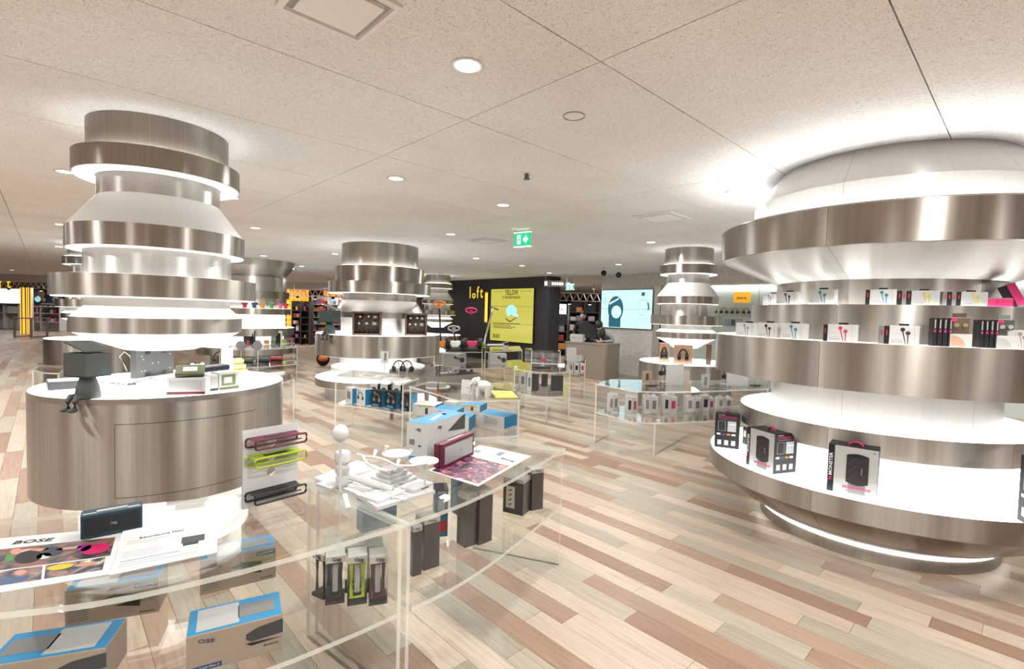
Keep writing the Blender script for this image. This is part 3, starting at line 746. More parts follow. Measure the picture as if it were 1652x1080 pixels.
T6 = acrylic_table('far clear acrylic table with a kick scooter, before the yellow screen', [A2(782, 568), A2(815, 567), A2(843, 565.5)], [A2(783, 560), A2(812, 559.5), A2(838, 558.5)], mid=True)
T6b = acrylic_table('far clear acrylic table with two ride-on vehicles, half hidden by the middle column', [A2(700, 568), A2(735, 568), A2(779, 568)], [A2(700, 560), A2(735, 560), A2(779, 560)], mid=False)
T7 = acrylic_table('clear acrylic table with coloured speakers, behind the left counter at right', [A2(365, 563.5), A2(430, 563), A2(480, 560)], [A2(372, 556), A2(430, 555), A2(474, 553)], mid=False)
T8 = acrylic_table('low clear acrylic table with a display, right of the round counter', [A2(388, 622, .62), A2(440, 620, .62), A2(475, 612, .62)], [A2(380, 607, .62), A2(420, 603, .62), A2(470, 598, .62)], mid=False, shelf=False, zt=.62)
T9 = acrylic_table('clear acrylic table with small gadgets left of the round counter', [A2(52, 596, .7), A2(72, 601, .7), A2(95, 602, .7)], [A2(62, 588, .7), A2(85, 590, .7), A2(110, 590, .7)], mid=False, shelf=False, zt=.7)

# steel table with a glass top in the middle
P0, wd, rz, _ = front_edge((688, 610), (776, 604), .74)
t = thing('steel_table', 'low brushed-steel table with a glass top, beside the middle column', 'display table', (P0.x, P0.y, 0), rz)
dp = 1.1
part(t, 'glass_top', B().box((0, dp / 2, .747), (wd, dp, .012)), [GLASS, GEDGE])
for nm, c, d in (('front_panel', (0, .01, .67), (wd, .02, .14)), ('back_panel', (0, dp - .01, .67), (wd, .02, .14)), ('side_panel', (-wd / 2 + .01, dp / 2, .67), (.02, dp - .04, .14)), ('side_panel', (wd / 2 - .01, dp / 2, .67), (.02, dp - .04, .14)), ('tray', (0, dp / 2, .62), (wd - .04, dp - .04, .02))):
    part(t, nm, B().box(c, d), STEELF)
for sx in (-1, 1):
    for y in (.04, dp - .04): part(t, 'leg', B().box((sx * (wd / 2 - .03), y, .3), (.04, .04, .6)), STEELF)
part(t, 'lower_shelf', B().box((0, dp / 2, .34), (wd - .08, dp - .04, .012)), GLASS)

# ================================================================== PRODUCTS
BLUE = hexm('packaging_blue', 40, 150, 205); NAVY = hexm('packaging_navy', 45, 75, 120); KRAFT = hexm('packaging_taupe', 178, 162, 145); PWHITE = hexm('packaging_white', 232, 232, 228)
MAROON = hexm('maroon_rubber', 110, 15, 50); LIME = hexm('lime_rubber', 190, 215, 30); RBLACK = hexm('black_rubber', 25, 25, 27); TEALR = hexm('teal_rubber', 30, 70, 85); SILV = mat('silver_plastic', (.62, .61, .58), .35, .6)
GRILLE = hexm('dark_grille', 35, 38, 42, .7); LGR = mat('silver_grille', (.42, .42, .41), .4, .5)
RED = hexm('signal_red', 215, 50, 40); PINK = hexm('hot_pink', 225, 45, 120); LABEL = hexm('grey_label', 200, 200, 196); OLIVE = hexm('olive_case', 95, 100, 60); NAVYC = hexm('navy_case', 50, 52, 66); GFIG = hexm('figure_grey', 76, 84, 80, .6)
CREAM = hexm('cream_card', 235, 228, 205); PEACH = hexm('peach_print', 225, 180, 150); YELP = hexm('yellow_paper', 225, 210, 95); ORNG = hexm('orange_plastic', 235, 130, 30); BROWN = hexm('brown_wood', 105, 78, 58)
def carton(name, label, cat, loc, rz, w_, d_, h_, m, group=None, bname='carton'):
    """a box whose front bottom edge is centred on loc; local x along the front, local +y to the back"""
    t = thing(name, label, cat, loc, rz, group)
    part(t, bname, B().box((0, d_ / 2, h_ / 2), (w_, d_, h_)), m, bevel=min(.003, h_ / 20)); return t
def px_box(pl, pr, z, ytop):
    P0, w_, rz, a = front_edge(pl, pr, z); h_ = zat(pl[0], ytop, a) - z
    return P0, w_, rz, h_
# ---- taupe speaker boxes on the shelf of the near table
def soundbox(label, pl, pr, ytop, d_=.13, pic='angled', right_side=False):
    P0, w_, rz, h_ = px_box(pl, pr, TS, ytop)
    t = carton('speaker_box', label, 'box', P0, rz, w_, d_, h_, KRAFT, 'taupe speaker boxes on the near table shelf')
    decal(t, 'top_print', BLUE, 'top', (0, d_ / 2, h_), w_ - .006, d_ - .006)
    decal(t, 'price_label', LABEL, 'top', (-w_ * .19 if not right_side else w_ * .16, d_ / 2, h_ + .0009), w_ * .44, d_ * .82)
    decal(t, 'speaker_picture', MGREY, 'top', (w_ * .22 if not right_side else -w_ * .24, d_ * .5, h_ + .0009), w_ * .40, d_ * .5)
    letter(t, 'BOSE', h_ * .13, INK, 'front', (-w_ * .33, -.0015, h_ * .80), width=w_ * .22, ital=.25)
    sx = 1
    if pic == 'angled': pts = [(w_ * .02, h_ * .50), (w_ * .30, h_ * .38), (w_ * .30, h_ * .62), (w_ * .02, h_ * .72), (-w_ * .12, h_ * .62)]
    else: pts = [(w_ * .10, h_ * .55), (w_ * .16, h_ * .46), (w_ * .5, h_ * .50), (w_ * .5, h_ * .88), (w_ * .22, h_ * .80), (w_ * .10, h_ * .68)]
    flat(t, 'product_picture', DGREY, pts, -.0006, .001)
    flat(t, 'product_edge', INK, [(p[0] * .98, p[1] * .94 - .01) for p in pts[:3]], -.0017, .0008)
    decal(t, 'name_strip', NAVY, 'front', (-w_ * .32 if pic != 'angled' else w_ * .36, -.0004, h_ * (.10 if pic != 'angled' else .86)), w_ * .34 if pic != 'angled' else w_ * .26, h_ * .12)
    letter(t, 'SoundLink Mini II', h_ * .07, WHITEG, 'front', (-w_ * .32 if pic != 'angled' else w_ * .36, -.002, h_ * (.10 if pic != 'angled' else .86)), width=w_ * .29 if pic != 'angled' else w_ * .23)
    letter(t, 'Bluetooth', h_ * .07, INK, 'front', (w_ * .37, -.001, h_ * .26 if pic != 'angled' else h_ * .1), width=w_ * .16)
    if pic == 'angled':
        for k in range(5): decal(t, 'text_line', MGREY, 'front', (-w_ * .36, -.0003, h_ * (.42 - k * .07)), w_ * (.2 - .02 * (k % 2)), h_ * .025)
        for k in range(3): decal(t, 'text_line', MGREY, 'front', (w_ * .37, -.0003, h_ * (.55 - k * .07)), w_ * .17, h_ * .022)
    return t
soundbox('taupe speaker box with bright blue top, largest and nearest under the left table', (300, 1092), (456, 1048), 1030, .16, 'side')
soundbox('taupe speaker box cut off by the bottom left corner of the picture', (-30, 1145), (172, 1108), 1078, .16, 'side', True)
soundbox('taupe speaker box under the photo brochure, second row at left', (104, 1014), (256, 988), 955, .14)
soundbox('taupe speaker box under the printed sheet, second row at right', (323, 962), (445, 932), 907, .14)
# ---- brochures and sheets on the near table top
def photo_patch(name, seed, c1, c2, c3, sc=9.):
    m = mat(name, (.5, .5, .5), .35)
    tc = N(m, 'ShaderNodeTexCoord'); v = N(m, 'ShaderNodeTexVoronoi'); v.inputs['Scale'].default_value = sc; mp = N(m, 'ShaderNodeMapping'); mp.inputs['Location'].default_value = (seed, seed * 2.1, 0); L(m, tc.outputs['Object'], mp.inputs[0])
    n_ = N(m, 'ShaderNodeTexNoise'); n_.inputs['Scale'].default_value = sc; n_.inputs['Detail'].default_value = 3; n_.inputs['Distortion'].default_value = 1.2; L(m, mp.outputs[0], n_.inputs[0])
    r = ramp(m, [(.32, (.012, .014, .018)), (.45, c1), (.55, c2), (.66, c3), (.74, (.5, .45, .42))]); L(m, n_.outputs[0], r.inputs[0]); L(m, r.outputs[0], bsdf(m).inputs['Base Color']); return m
PH1 = photo_patch('party_photo_print', 1.3, (.02, .02, .025), (.16, .09, .07), (.22, .04, .06), 16.); PH2 = photo_patch('street_photo_print', 4.2, (.02, .04, .07), (.18, .10, .08), (.22, .20, .16), 18.); PH3 = photo_patch('violet_photo_print', 7.7, (.04, .012, .05), (.20, .05, .10), (.36, .18, .15), 22.)
def sheet(name, label, quad_px, z, m=PWHITE, cat='brochure', th=.003):
    q = [at(px, py, z) for px, py in quad_px]; c = sum(q, Vector()) / 4
    d = q[1] - q[0]; rz = math.atan2(d.y, d.x)
    t = thing(name, label, cat, (c.x, c.y, z), rz); R_ = Matrix.Rotation(-rz, 3, 'Z'); loc = [R_ @ (p - c) for p in q]
    part(t, 'card', B().prism([(p.x, p.y) for p in loc], 0.0005, th), m)
    def bil(u, v): return (loc[0] * (1 - u) + loc[1] * u) * (1 - v) + (loc[3] * (1 - u) + loc[2] * u) * v
    def patch(nm, m_, u0, u1, v0, v1, lift=0.):
        p = [bil(u, v) for u, v in ((u0, v0), (u1, v0), (u1, v1), (u0, v1))]
        part(t, nm, B().prism([(a.x, a.y) for a in p], th, th + .0006 + lift), m_)
    return t, patch, bil, th
t, patch, bil, th = sheet('photo_brochure', 'white brochure with party photographs, at the left picture edge on the table', [(-60, 968), (178, 928), (200, 852), (-60, 876)], TZ)
patch('party_photo', PH1, .0, .96, .36, .76); patch('street_photo', PH2, .0, .50, .10, .34); patch('street_photo', PH2, .52, .93, .10, .34)
def blob(nm, m_, u, v, ru, rv, lift=.0003):
    part(t, nm, B().prism([tuple(bil(u + ru * math.cos(a), v + rv * math.sin(a)).xy) for a in [6.2832 * k / 18 for k in range(18)]], th, th + .0007 + lift), m_)
FACE = hexm('face_print', 205, 150, 125)
for args in (('pink_shirt', hexm('magenta_print', 190, 10, 90), .84, .54, .10, .11), ('violet_shirt', hexm('violet_print', 140, 20, 130), .76, .60, .05, .08), ('dark_shirt', hexm('navy_print', 40, 50, 70), .55, .60, .07, .10), ('dark_shirt', BLACK, .40, .54, .09, .12), ('dark_shirt', BLACK, .12, .52, .10, .10), ('green_shirt', hexm('green_print', 50, 140, 60), .28, .56, .025, .07), ('grey_bag', LGREY, .50, .52, .05, .06),
             ('arm', FACE, .66, .62, .09, .025), ('arm', FACE, .47, .66, .06, .025), ('face', FACE, .32, .68, .035, .06), ('face', FACE, .18, .66, .04, .06), ('yellow_shirt', hexm('yellow_print', 215, 190, 20), .62, .27, .09, .05), ('denim', hexm('denim_print', 60, 90, 130), .30, .16, .12, .05), ('face', FACE, .36, .27, .04, .045), ('arm', FACE, .80, .25, .08, .03)): blob(*args)
p = bil(.42, .86); letter(t, 'BOSE', .035, INK, 'top', (p.x, p.y, th + .001), width=.11, ital=.35, bold=.002)
t, patch, bil, th = sheet('printed_sheet', 'white printed sheet with a dark speaker picture, beside the photo brochure', [(176, 930), (350, 893), (352, 846), (198, 868)], TZ + .004, cat='leaflet')
patch('speaker_picture', DGREY, .62, .86, .48, .68); patch('picture_shadow', INK, .64, .80, .40, .48)
for k, (v, u1) in enumerate(((.80, .5), (.74, .38), (.5, .42), (.44, .44), (.38, .4), (.2, .46), (.14, .8))): patch('text_line', LGREY, .06, u1, v, v + .022)
patch('rule', hexm('pale_blue_print', 150, 185, 210), .06, .62, .26, .285)
p = bil(.40, .9); letter(t, 'SoundLink Mini', .02, INK, 'top', (p.x, p.y, th + .001), width=.13)
# ---- demonstration speakers
def speaker(name, label, P0, w_, rz, h_, d_, frame_m, grille_m, z):
    t = thing(name, label, 'speaker', (P0.x, P0.y, z), rz)
    part(t, 'housing', B().box((0, d_ / 2, h_ / 2), (w_ * .97, d_ * .86, h_ * .98)), SILV, bevel=.006)
    fr = B()
    k = w_ * .055
    for c, d in (((0, .006, k / 2), (w_, .02, k)), ((0, .006, h_ - k / 2), (w_, .02, k)), ((-w_ / 2 + k / 2, .006, h_ / 2), (k, .02, h_ - 2 * k)), ((w_ / 2 - k / 2, .006, h_ / 2), (k, .02, h_ - 2 * k))): fr.box(c, d)
    part(t, 'rubber_frame', fr, frame_m, kind=None)
    part(t, 'rubber_cover', B().box((0, d_ * .62, h_ / 2), (w_ * 1.01, d_ * .6, h_ * 1.0)), frame_m, bevel=.006)
    part(t, 'grille', B().box((0, .004, h_ / 2), (w_ - 2 * k, .02, h_ - 2 * k)), grille_m)
    part(t, 'button_strip', B().box((0, d_ * .35, h_ + .001), (w_ * .5, d_ * .22, .004)), LGREY)
    letter(t, 'BOSE', h_ * .14, LGREY, 'front', (0, -.0065, h_ * .5), width=w_ * .16, ital=.35)
    return t
P0, w_, rz, h_ = px_box((130, 872), (230, 852), TZ + .005, 836)
speaker('portable_speaker', 'black portable speaker in a teal rubber cover lying across the brochures', P0, w_, rz, h_, .075, TEALR, GRILLE, TZ + .008)
P0, w_, rz, h_ = px_box((713, 757), (763, 733), TZ + .005, 718)
speaker('portable_speaker', 'portable speaker in a maroon rubber cover leaning on the white box', P0, w_, rz, h_, .06, MAROON, LGR, TZ + .004)
# ---- the white box behind it
P0, w_, rz, h_ = px_box((712, 752), (766, 727), TZ + .004, 702)
yv = Vector((-math.sin(rz), math.cos(rz), 0)); Pb = P0 + yv * .085
t = carton('speaker_box', 'white speaker box with a bright blue top on the near table', 'box', Pb, rz, w_ * 1.08, .145, h_ * 1.28, PWHITE)
wb, hb, db = w_ * 1.08, h_ * 1.28, .145
decal(t, 'top_print', BLUE, 'top', (0, db / 2, hb), wb, db); decal(t, 'price_label', PWHITE, 'top', (-.01, db * .5, hb + .001), wb * .42, db * .16, spin=.25)
decal(t, 'security_tag', NAVY, 'top', (wb * .22, db * .55, hb + .001), .014, .02, t=.006)
letter(t, 'BOSE', .022, INK, 'left', (-wb / 2 - .001, db * .5, hb * .84), width=.06, ital=.35, bold=.001); letter(t, 'BOSE', .022, INK, 'front', (-wb * .24, -.001, hb * .84), width=.06, ital=.35, bold=.001)
decal(t, 'name_strip', BLUE, 'left', (-wb / 2 - .0005, db * .5, hb * .08), db * .7, hb * .11); letter(t, 'SoundLink III', .014, WHITEG, 'left', (-wb / 2 - .002, db * .5, hb * .08), width=db * .55)
decal(t, 'small_picture', MGREY, 'left', (-wb / 2 - .0005, db * .72, hb * .50), db * .24, hb * .14); decal(t, 'small_picture', DGREY, 'left', (-wb / 2 - .0005, db * .36, hb * .42), db * .12, hb * .05)
flat(t, 'product_picture', DGREY, [(wb * .02, hb * .66), (wb * .5, hb * .55), (wb * .5, hb * .98), (wb * .38, hb * .94)], -.0006, .001)
# ---- brochure under it
t, patch, bil, th = sheet('photo_brochure', 'white brochure with violet photographs under the maroon speaker', [(771, 786), (857, 737), (775, 719), (690, 760)], TZ)
patch('portrait_photo', PH3, .02, .60, .44, .94); patch('portrait_photo', PH3, .04, .46, .05, .44); patch('portrait_photo', PH3, .47, .60, .05, .44)
patch('small_picture', MGREY, .74, .82, .80, .92); patch('small_picture', MGREY, .80, .93, .42, .52)
for k in range(3): patch('text_line', LGREY, .82, .84, .05 + k * .1, .11 + k * .1)
p = bil(.74, .22); letter(t, 'BOSE', .03, TEALR, 'top', (p.x, p.y, th + .001), width=.10, spin=1.3, bold=.001)

# ---- acrylic board with three rubber covers
P0, w_, rz, h_ = px_box((391, 823), (480, 799), TZ, 696)
t = thing('cover_board', 'white acrylic board with round holes standing on the near table', 'display board', (P0.x, P0.y, TZ), rz, None)
nh = 40; bb = B()
hz = [h_ * f for f in (.80, .62, .41, .17)]; hr = w_ * .082; T_ = .008
def plate(b, w_, z0, z1, cz, r, n=24):     # one field of the board with a round hole at (0, cz)
    a = [(r * math.cos(6.28318 * i / n), cz + r * math.sin(6.28318 * i / n)) for i in range(n)]
    def outer(i):
        th_ = 6.28318 * i / n; c, s = math.cos(th_), math.sin(th_); k = min((w_ / 2) / abs(c) if abs(c) > 1e-6 else 9, ((z1 - cz) / s if s > 1e-6 else ((cz - z0) / -s if s < -1e-6 else 9))); return (c * k, cz + s * k)
    # corners are inserted where they fall
    o = [outer(i) for i in range(n)]
    vs = [(p[0], y, p[1]) for y in (0, T_) for p in a] + [(p[0], y, p[1]) for y in (0, T_) for p in o]; fs = []
    for i in range(n):
        j = (i + 1) % n
        fs += [(i, j, 2 * n + j, 2 * n + i), (n + j, n + i, 3 * n + i, 3 * n + j), (j, i, n + i, n + j)]
    b.add(vs, fs)
    for sx in (-1, 1):
        for zz in (z0, z1):
            i = min(range(n), key=lambda q: (o[q][0] - sx * w_ / 2) ** 2 + (o[q][1] - zz) ** 2)
            near = sorted(range(n), key=lambda q: (o[q][0] - sx * w_ / 2) ** 2 + (o[q][1] - zz) ** 2)[:3]
            for q in near:
                for q2 in near:
                    if q2 == (q + 1) % n:
                        A_, C_ = o[q], o[q2]
                        for y in (0, T_): b.add([(A_[0], y, A_[1]), (C_[0], y, C_[1]), (sx * w_ / 2, y, zz)], [(0, 1, 2)])
edges = [0] + [(hz[i] + hz[i + 1]) / 2 for i in (2, 1, 0)] + [h_]
for i, cz in enumerate(hz[::-1]): plate(bb, w_, edges[i], edges[i + 1], cz, hr)
part(t, 'board', bb, WHITEG); part(t, 'foot', B().box((0, .05, .004), (w_, .12, .006)), GLASS)
def rubber_cover(label, m, cz, P0, rz, w_, h_):
    f_ = lambda x, z, y: (x, y, z)
    c = thing('rubber_cover', label, 'speaker cover', (P0.x, P0.y, TZ + cz), rz, 'rubber speaker covers on the board')
    W, Hh = w_ * .92, h_ * .115
    def loop(y, ww, hh, dx): 
        r = hh * .25; pts = []
        for sx, sz, a0 in ((1, 1, 0), (-1, 1, 1.5708), (-1, -1, 3.1416), (1, -1, 4.7124)):
            for k in range(4):
                a = a0 + k * .5236; pts.append((dx + sx * (ww / 2 - r) + r * math.cos(a), y, sz * (hh / 2 - r) + r * math.sin(a)))
        return pts
    part(c, 'front_loop', B().tube(loop(-.07, W, Hh, .012), .0045, 6, closed=True), m, True)
    part(c, 'rear_loop', B().tube(loop(-.008, W, Hh * .96, 0), .0045, 6, closed=True), m, True)
    rg = B().tube([(-W * .46, -.068, -Hh * .05), (W * .46, -.068, -Hh * .05)], .003, 5); part(c, 'bar', rg, m)
    sk = B(); sk.box((0, -.039, Hh / 2), (W * .92, .064, .003)); part(c, 'upper_band', sk, m)
    part(c, 'slot', B().box((0, -.039, Hh / 2 + .002), (W * .45, .02, .002)), BLACKM)
for lb, m, f in (('maroon rubber speaker cover, topmost on the white board', MAROON, .84), ('lime green rubber speaker cover, second on the white board', LIME, .61), ('black rubber speaker cover, lowest on the white board', RBLACK, .15)):
    rubber_cover(lb, m, h_ * f, P0, rz, w_, h_)
# ---- clear packs with covers on the near shelf
def cover_pack(label, P, rz, w_, d_, h_, m, z=TS):
    t = thing('cover_pack', label, 'box', (P.x, P.y, z), rz, 'clear packs of rubber covers under the near table')
    part(t, 'clear_box', B().box((0, d_ / 2, h_ / 2), (w_, d_, h_)), GBOX)
    part(t, 'header', B().box((0, d_ / 2, h_ * .89), (w_ * .99, d_ * .99, h_ * .13)), hexm('pack_header', 215, 215, 208))
    letter(t, 'BOSE', h_ * .08, INK, 'front', (0, -.0015, h_ * .89), width=w_ * .62, ital=.35, bold=.001)
    part(t, 'base_strip', B().box((0, d_ / 2, h_ * .035), (w_ * .99, d_ * .99, h_ * .07)), BLACK)
    part(t, 'rubber_loop', B().tube([(sx * w_ * .30, d_ * .2, h_ * z_) for sx, z_ in ((-1, .12), (1, .12), (1, .78), (-1, .78))], w_ * .11, 6, closed=True), m)
    part(t, 'rubber_loop', B().tube([(sx * w_ * .30, d_ * .75, h_ * z_) for sx, z_ in ((-1, .12), (1, .12), (1, .78), (-1, .78))], w_ * .11, 6, closed=True), m)
    part(t, 'card', B().box((0, d_ * .5, h_ * .45), (w_ * .28, d_ * .1, h_ * .6)), LGREY)
for i, (xl, xr, yb, m, nm) in enumerate(((524, 556, 978, RBLACK, 'black'), (560, 592, 979, LIME, 'lime green'), (595, 625, 979, MAROON, 'maroon'))):
    P0, w_, rz, h_ = px_box((xl, yb), (xr, yb - 5), TS, 897)
    cover_pack('clear pack with a %s rubber cover, front row under the table corner' % nm, P0, rz, w_, .085, h_, m)
    yv = Vector((-math.sin(rz), math.cos(rz), 0))
    cover_pack('clear pack with a %s rubber cover, back row under the table corner' % nm, P0 + yv * .1 - Vector((math.cos(rz), math.sin(rz), 0)) * .01, rz, w_, .085, h_, m)
P0, w_, rz, h_ = px_box((505, 962), (519, 968), TS, 888)
cover_pack('clear pack with a black rubber cover, leftmost beside the front row', P0, rz, .07, .08, h_, RBLACK)
# ---- tall dark packs on the shelf of the right half
def tall_pack(label, xl, xr, ybl, ybr, ytop, win=False):
    P0, w_, rz, h_ = px_box((xl, ybl), (xr, ybr), TS, ytop)
    t = thing('tall_pack', label, 'box', (P0.x, P0.y, TS), rz, 'tall dark packs under the near table'); d_ = w_ * 1.05
    part(t, 'clear_box', B().box((0, d_ / 2, h_ / 2), (w_, d_, h_)), GBOX)
    part(t, 'dark_sleeve', B().box((0, d_ / 2, h_ * .475), (w_ * .96, d_ * .94, h_ * .79)), hexm('plum_sleeve', 58, 44, 43))
    part(t, 'header', B().box((0, d_ / 2, h_ * .93), (w_ * .97, d_ * .96, h_ * .09)), LABEL)
    letter(t, 'BOSE', h_ * .045, INK, 'front', (0, -.001, h_ * .93), width=w_ * .45, ital=.35)
    if win:
        decal(t, 'window_label', CREAM, 'front', (-w_ * .12, .0, h_ * .5), w_ * .42, h_ * .55)
        for k in range(4): decal(t, 'small_picture', DGREY, 'front', (-w_ * .12, -.001, h_ * (.68 - k * .12)), w_ * .16, h_ * .03, spin=.5)
tall_pack('tall dark pack just right of the table joint', 665, 680, 939, 934, 850)
tall_pack('tall dark pack second from the table joint', 683, 709, 930, 921, 838)
tall_pack('tall dark pack in the middle pair, left one', 750, 770, 893, 886, 797)
tall_pack('tall dark pack in the middle pair, right one', 772, 794, 889, 880, 793)
tall_pack('tall dark pack with a cream picture label', 810, 843, 831, 839, 768, True)
tall_pack('tall dark pack nearest the right end of the table', 857, 876, 831, 827, 757)
def blue_pack(label, xl, xr, ybl, ybr, ytop, red=False):
    P0, w_, rz, h_ = px_box((xl, ybl), (xr, ybr), TS, ytop)
    t = carton('blue_pack', label, 'box', P0, rz, w_, .08, h_, hexm('petrol_blue', 60, 125, 150), 'blue packs under the near table')
    decal(t, 'window', LGREY, 'front', (0, -.0004, h_ * .68), w_ * .5, h_ * .3); decal(t, 'name_strip', PWHITE, 'front', (0, -.0004, h_ * .9), w_ * .6, h_ * .05)
    if red: decal(t, 'red_panel', RED, 'front', (w_ * .12, -.0004, h_ * .22), w_ * .5, h_ * .22)
blue_pack('blue hanging pack with a red panel, behind the joint packs', 700, 722, 868, 866, 788, True)
blue_pack('blue pack behind the middle pair of tall packs', 737, 768, 832, 824, 770)
blue_pack('blue pack lying under the white sculpture', 585, 640, 862, 846, 800)

# ---- white sculpture of a drum kit on a base with flat slabs
SW = mat('white_plaster', (.58, .58, .565), .55)
Pb = at(606, 792, TZ); t = thing('drum_sculpture', 'all-white sculpture of drums, cymbals and a tall beater on a square base', 'sculpture', (Pb.x, Pb.y, TZ), math.radians(38))
q = [at(507, 774, TZ), at(608, 823, TZ), at(700, 797, TZ), at(605, 755, TZ)]
R_ = Matrix.Rotation(-math.radians(38), 3, 'Z')
def SL(px, py, z): v = R_ @ (at(px, py, TZ + z) - Vector((Pb.x, Pb.y, TZ))); v.z = z; return v
ql = [SL(a, c, 0) for a, c in ((507, 776), (570, 800), (608, 825), (702, 797), (640, 775), (605, 755), (575, 748))]
part(t, 'base', B().prism([(v.x, v.y) for v in ql], 0.001, .016), SW)
for i, (a, c, w1, w2) in enumerate(((540, 782, .13, .10), (672, 786, .13, .09), (618, 800, .16, .12), (575, 762, .12, .1))):
    v = SL(a, c, .016); part(t, 'slab', B().box((v.x, v.y, .022), (w1, w2, .012), .35), SW); part(t, 'slab_foot', B().box((v.x + .02, v.y - .03, .018), (.05, .02, .006), .35), DGREY)
rb = B(); random.seed(3)
for k in range(60):
    v = SL(random.uniform(600, 660), random.uniform(783, 808), .016); rb.box((v.x, v.y, .017 + random.uniform(0, .006)), (random.uniform(.008, .02), random.uniform(.006, .014), .008), random.uniform(0, 3))
part(t, 'rubble', rb, SW, kind='stuff')
for k, s in enumerate((.19, .155, .12, .09)):
    v = SL(632, 778, .016); part(t, 'step', B().box((v.x, v.y, .026 + k * .018), (s, s * .8, .018), .35), SW, bevel=.003)
for (a, c, r, zz) in ((640, 731, .068, .165), (684, 743, .068, .150)):
    v = SL(a, c, zz); part(t, 'cymbal', B().lathe([(.001, zz + .012), (r * .3, zz + .010), (r, zz), (r, zz - .006), (.001, zz + .002)], 28, c=(v.x, v.y, 0)), SW, True)
    part(t, 'cymbal_stand', B().tube([(v.x, v.y, zz), (v.x + .006, v.y - .004, .03)], .005, 8), SW)
def path(nm, pts, r): part(t, nm, B().tube([SL(*p) for p in pts], r, 8), SW, True)
path('curved_rod', [(576, 733, .15), (590, 737, .15), (605, 738, .15), (620, 742, .16), (640, 752, .15), (665, 752, .15), (690, 748, .16)], .006)
path('curved_rod', [(585, 736, .15), (592, 748, .14), (606, 757, .13), (625, 760, .12)], .006)
path('pointer', [(602, 740, .15), (606, 728, .17)], [.004, .010]); path('pointer', [(620, 730, .17), (624, 720, .20)], [.004, .010]); path('pointer', [(660, 736, .15), (664, 725, .18)], [.004, .010]); path('pointer', [(637, 760, .12), (644, 742, .16)], [.004, .010])
path('log', [(566, 770, .06), (600, 780, .05), (634, 790, .03)], [.016, .017, .013])
v = SL(552, 790, .0); prof = [(.02, 0.016), (.03, .03), (.03, .06), (.024, .07), (.033, .085), (.033, .11), (.022, .12), (.035, .135), (.035, .17), (.03, .18), (.001, .19)]
part(t, 'totem', B().lathe(prof, 24, c=(v.x, v.y, 0)), SW, True)
v2 = SL(548, 800, 0); part(t, 'beater_rod', B().tube([(v2.x, v2.y, .016), (v2.x, v2.y, .255)], .007, 10), SW, True); part(t, 'beater_head', B().sphere((v2.x, v2.y, .285), .036, 20, sc=(1, 1, 1.1)), SW, True)
path('arm', [(556, 800, .09), (562, 822, .06)], [.012, .010]); 

# ================================================================== ON THE ROUND COUNTER
Z1 = CZ1 + .0025
def at1(px, py): return at(px, py, Z1)
def boxhead(label, P, rz, s, z, m=GFIG):
    """seated figure with an open carton for a head"""
    t = thing('box_head_figure', label, 'figurine', (P.x, P.y, z), rz)
    part(t, 'body', B().lathe([(.001, 0), (.46 * s, 0), (.48 * s, .12 * s), (.42 * s, .5 * s), (.27 * s, 1.0 * s), (.001, 1.08 * s)], 24), m, True)
    h = B(); w_, d_, hh, k = 1.28 * s, 1.1 * s, 1.05 * s, .06 * s; zb = 1.0 * s
    h.box((0, 0, zb + k / 2), (w_, d_, k))
    for c, dd in (((0, -d_ / 2 + k / 2, zb + hh / 2), (w_, k, hh)), ((0, d_ / 2 - k / 2, zb + hh / 2), (w_, k, hh)), ((-w_ / 2 + k / 2, 0, zb + hh / 2), (k, d_ - 2 * k, hh)), ((w_ / 2 - k / 2, 0, zb + hh / 2), (k, d_ - 2 * k, hh))): h.box(c, dd)
    hd = part(t, 'box_head', h, m)
    part(hd, 'open_lid', B().box((0, 0, zb + hh + .28 * s), (w_, d_, k), 0, 0, ('Y', .30)), m)
    for sx in (-1, 1):
        lg = B().tube([(sx * .17 * s, -.2 * s, .1 * s), (sx * .19 * s, -.6 * s, .12 * s), (sx * .2 * s, -.68 * s, -.05 * s), (sx * .2 * s, -.68 * s, -.36 * s)], [.15 * s, .13 * s, .11 * s, .09 * s], 10); part(t, 'leg', lg, m, True)
        part(t, 'shoe', B().sphere((sx * .21 * s, -.78 * s, -.42 * s), .13 * s, 12, sc=(1, 1.6, .75)), m, True)
    return t
Pf = at1(142, 640); a_, pf = ang_of(CC, 142, 640, .69)
boxhead('dark grey seated figure with an open box for a head, on the round counter', Vector((pf.x, pf.y, 0)), math.atan2(CC.y - pf.y, CC.x - pf.x) - math.pi / 2 - .25, .128, Z1)
# monitor seen from behind
P0, w_, rz, h_ = px_box((221, 612), (281, 603), Z1, 566)
t = thing('monitor', 'dark grey monitor seen from behind on the round counter', 'monitor', (P0.x, P0.y, Z1), rz)
part(t, 'case', B().box((0, .03, h_ / 2), (w_, .055, h_)), DGREY, bevel=.006)
for sx in (-.22, .22):
    for zz in (.9, .14):
        vb = B()
        for k in range(5): part(t, 'vent_slot', B().box((sx * w_, .0015, h_ * zz - .011 + k * .0055), (w_ * .13, .003, .0022)), BLACK)
for x, z in ((-.38, .78), (-.34, .66), (.38, .78), (-.38, .25), (-.3, .25), (.38, .25), (-.1, .5), (0.05, .5)): part(t, 'screw', B().cyl((x * w_, .0025, z * h_), .004, .004, 8, axis='y'), LGREY)
part(t, 'foot', B().box((.06, .03, .004), (w_ * .9, .16, .007)), LGREY)
t = thing('power_cable', 'thin dark cable trailing from the monitor over the counter top', 'cable', at1(218, 628)); o_ = at1(218, 628)
part(t, 'cord', B().tube([at1(*p) - o_ + Vector((0, 0, .006)) for p in ((162, 619), (185, 620), (206, 623), (222, 617), (244, 611), (252, 614))], .004, 6), BLACK, True)
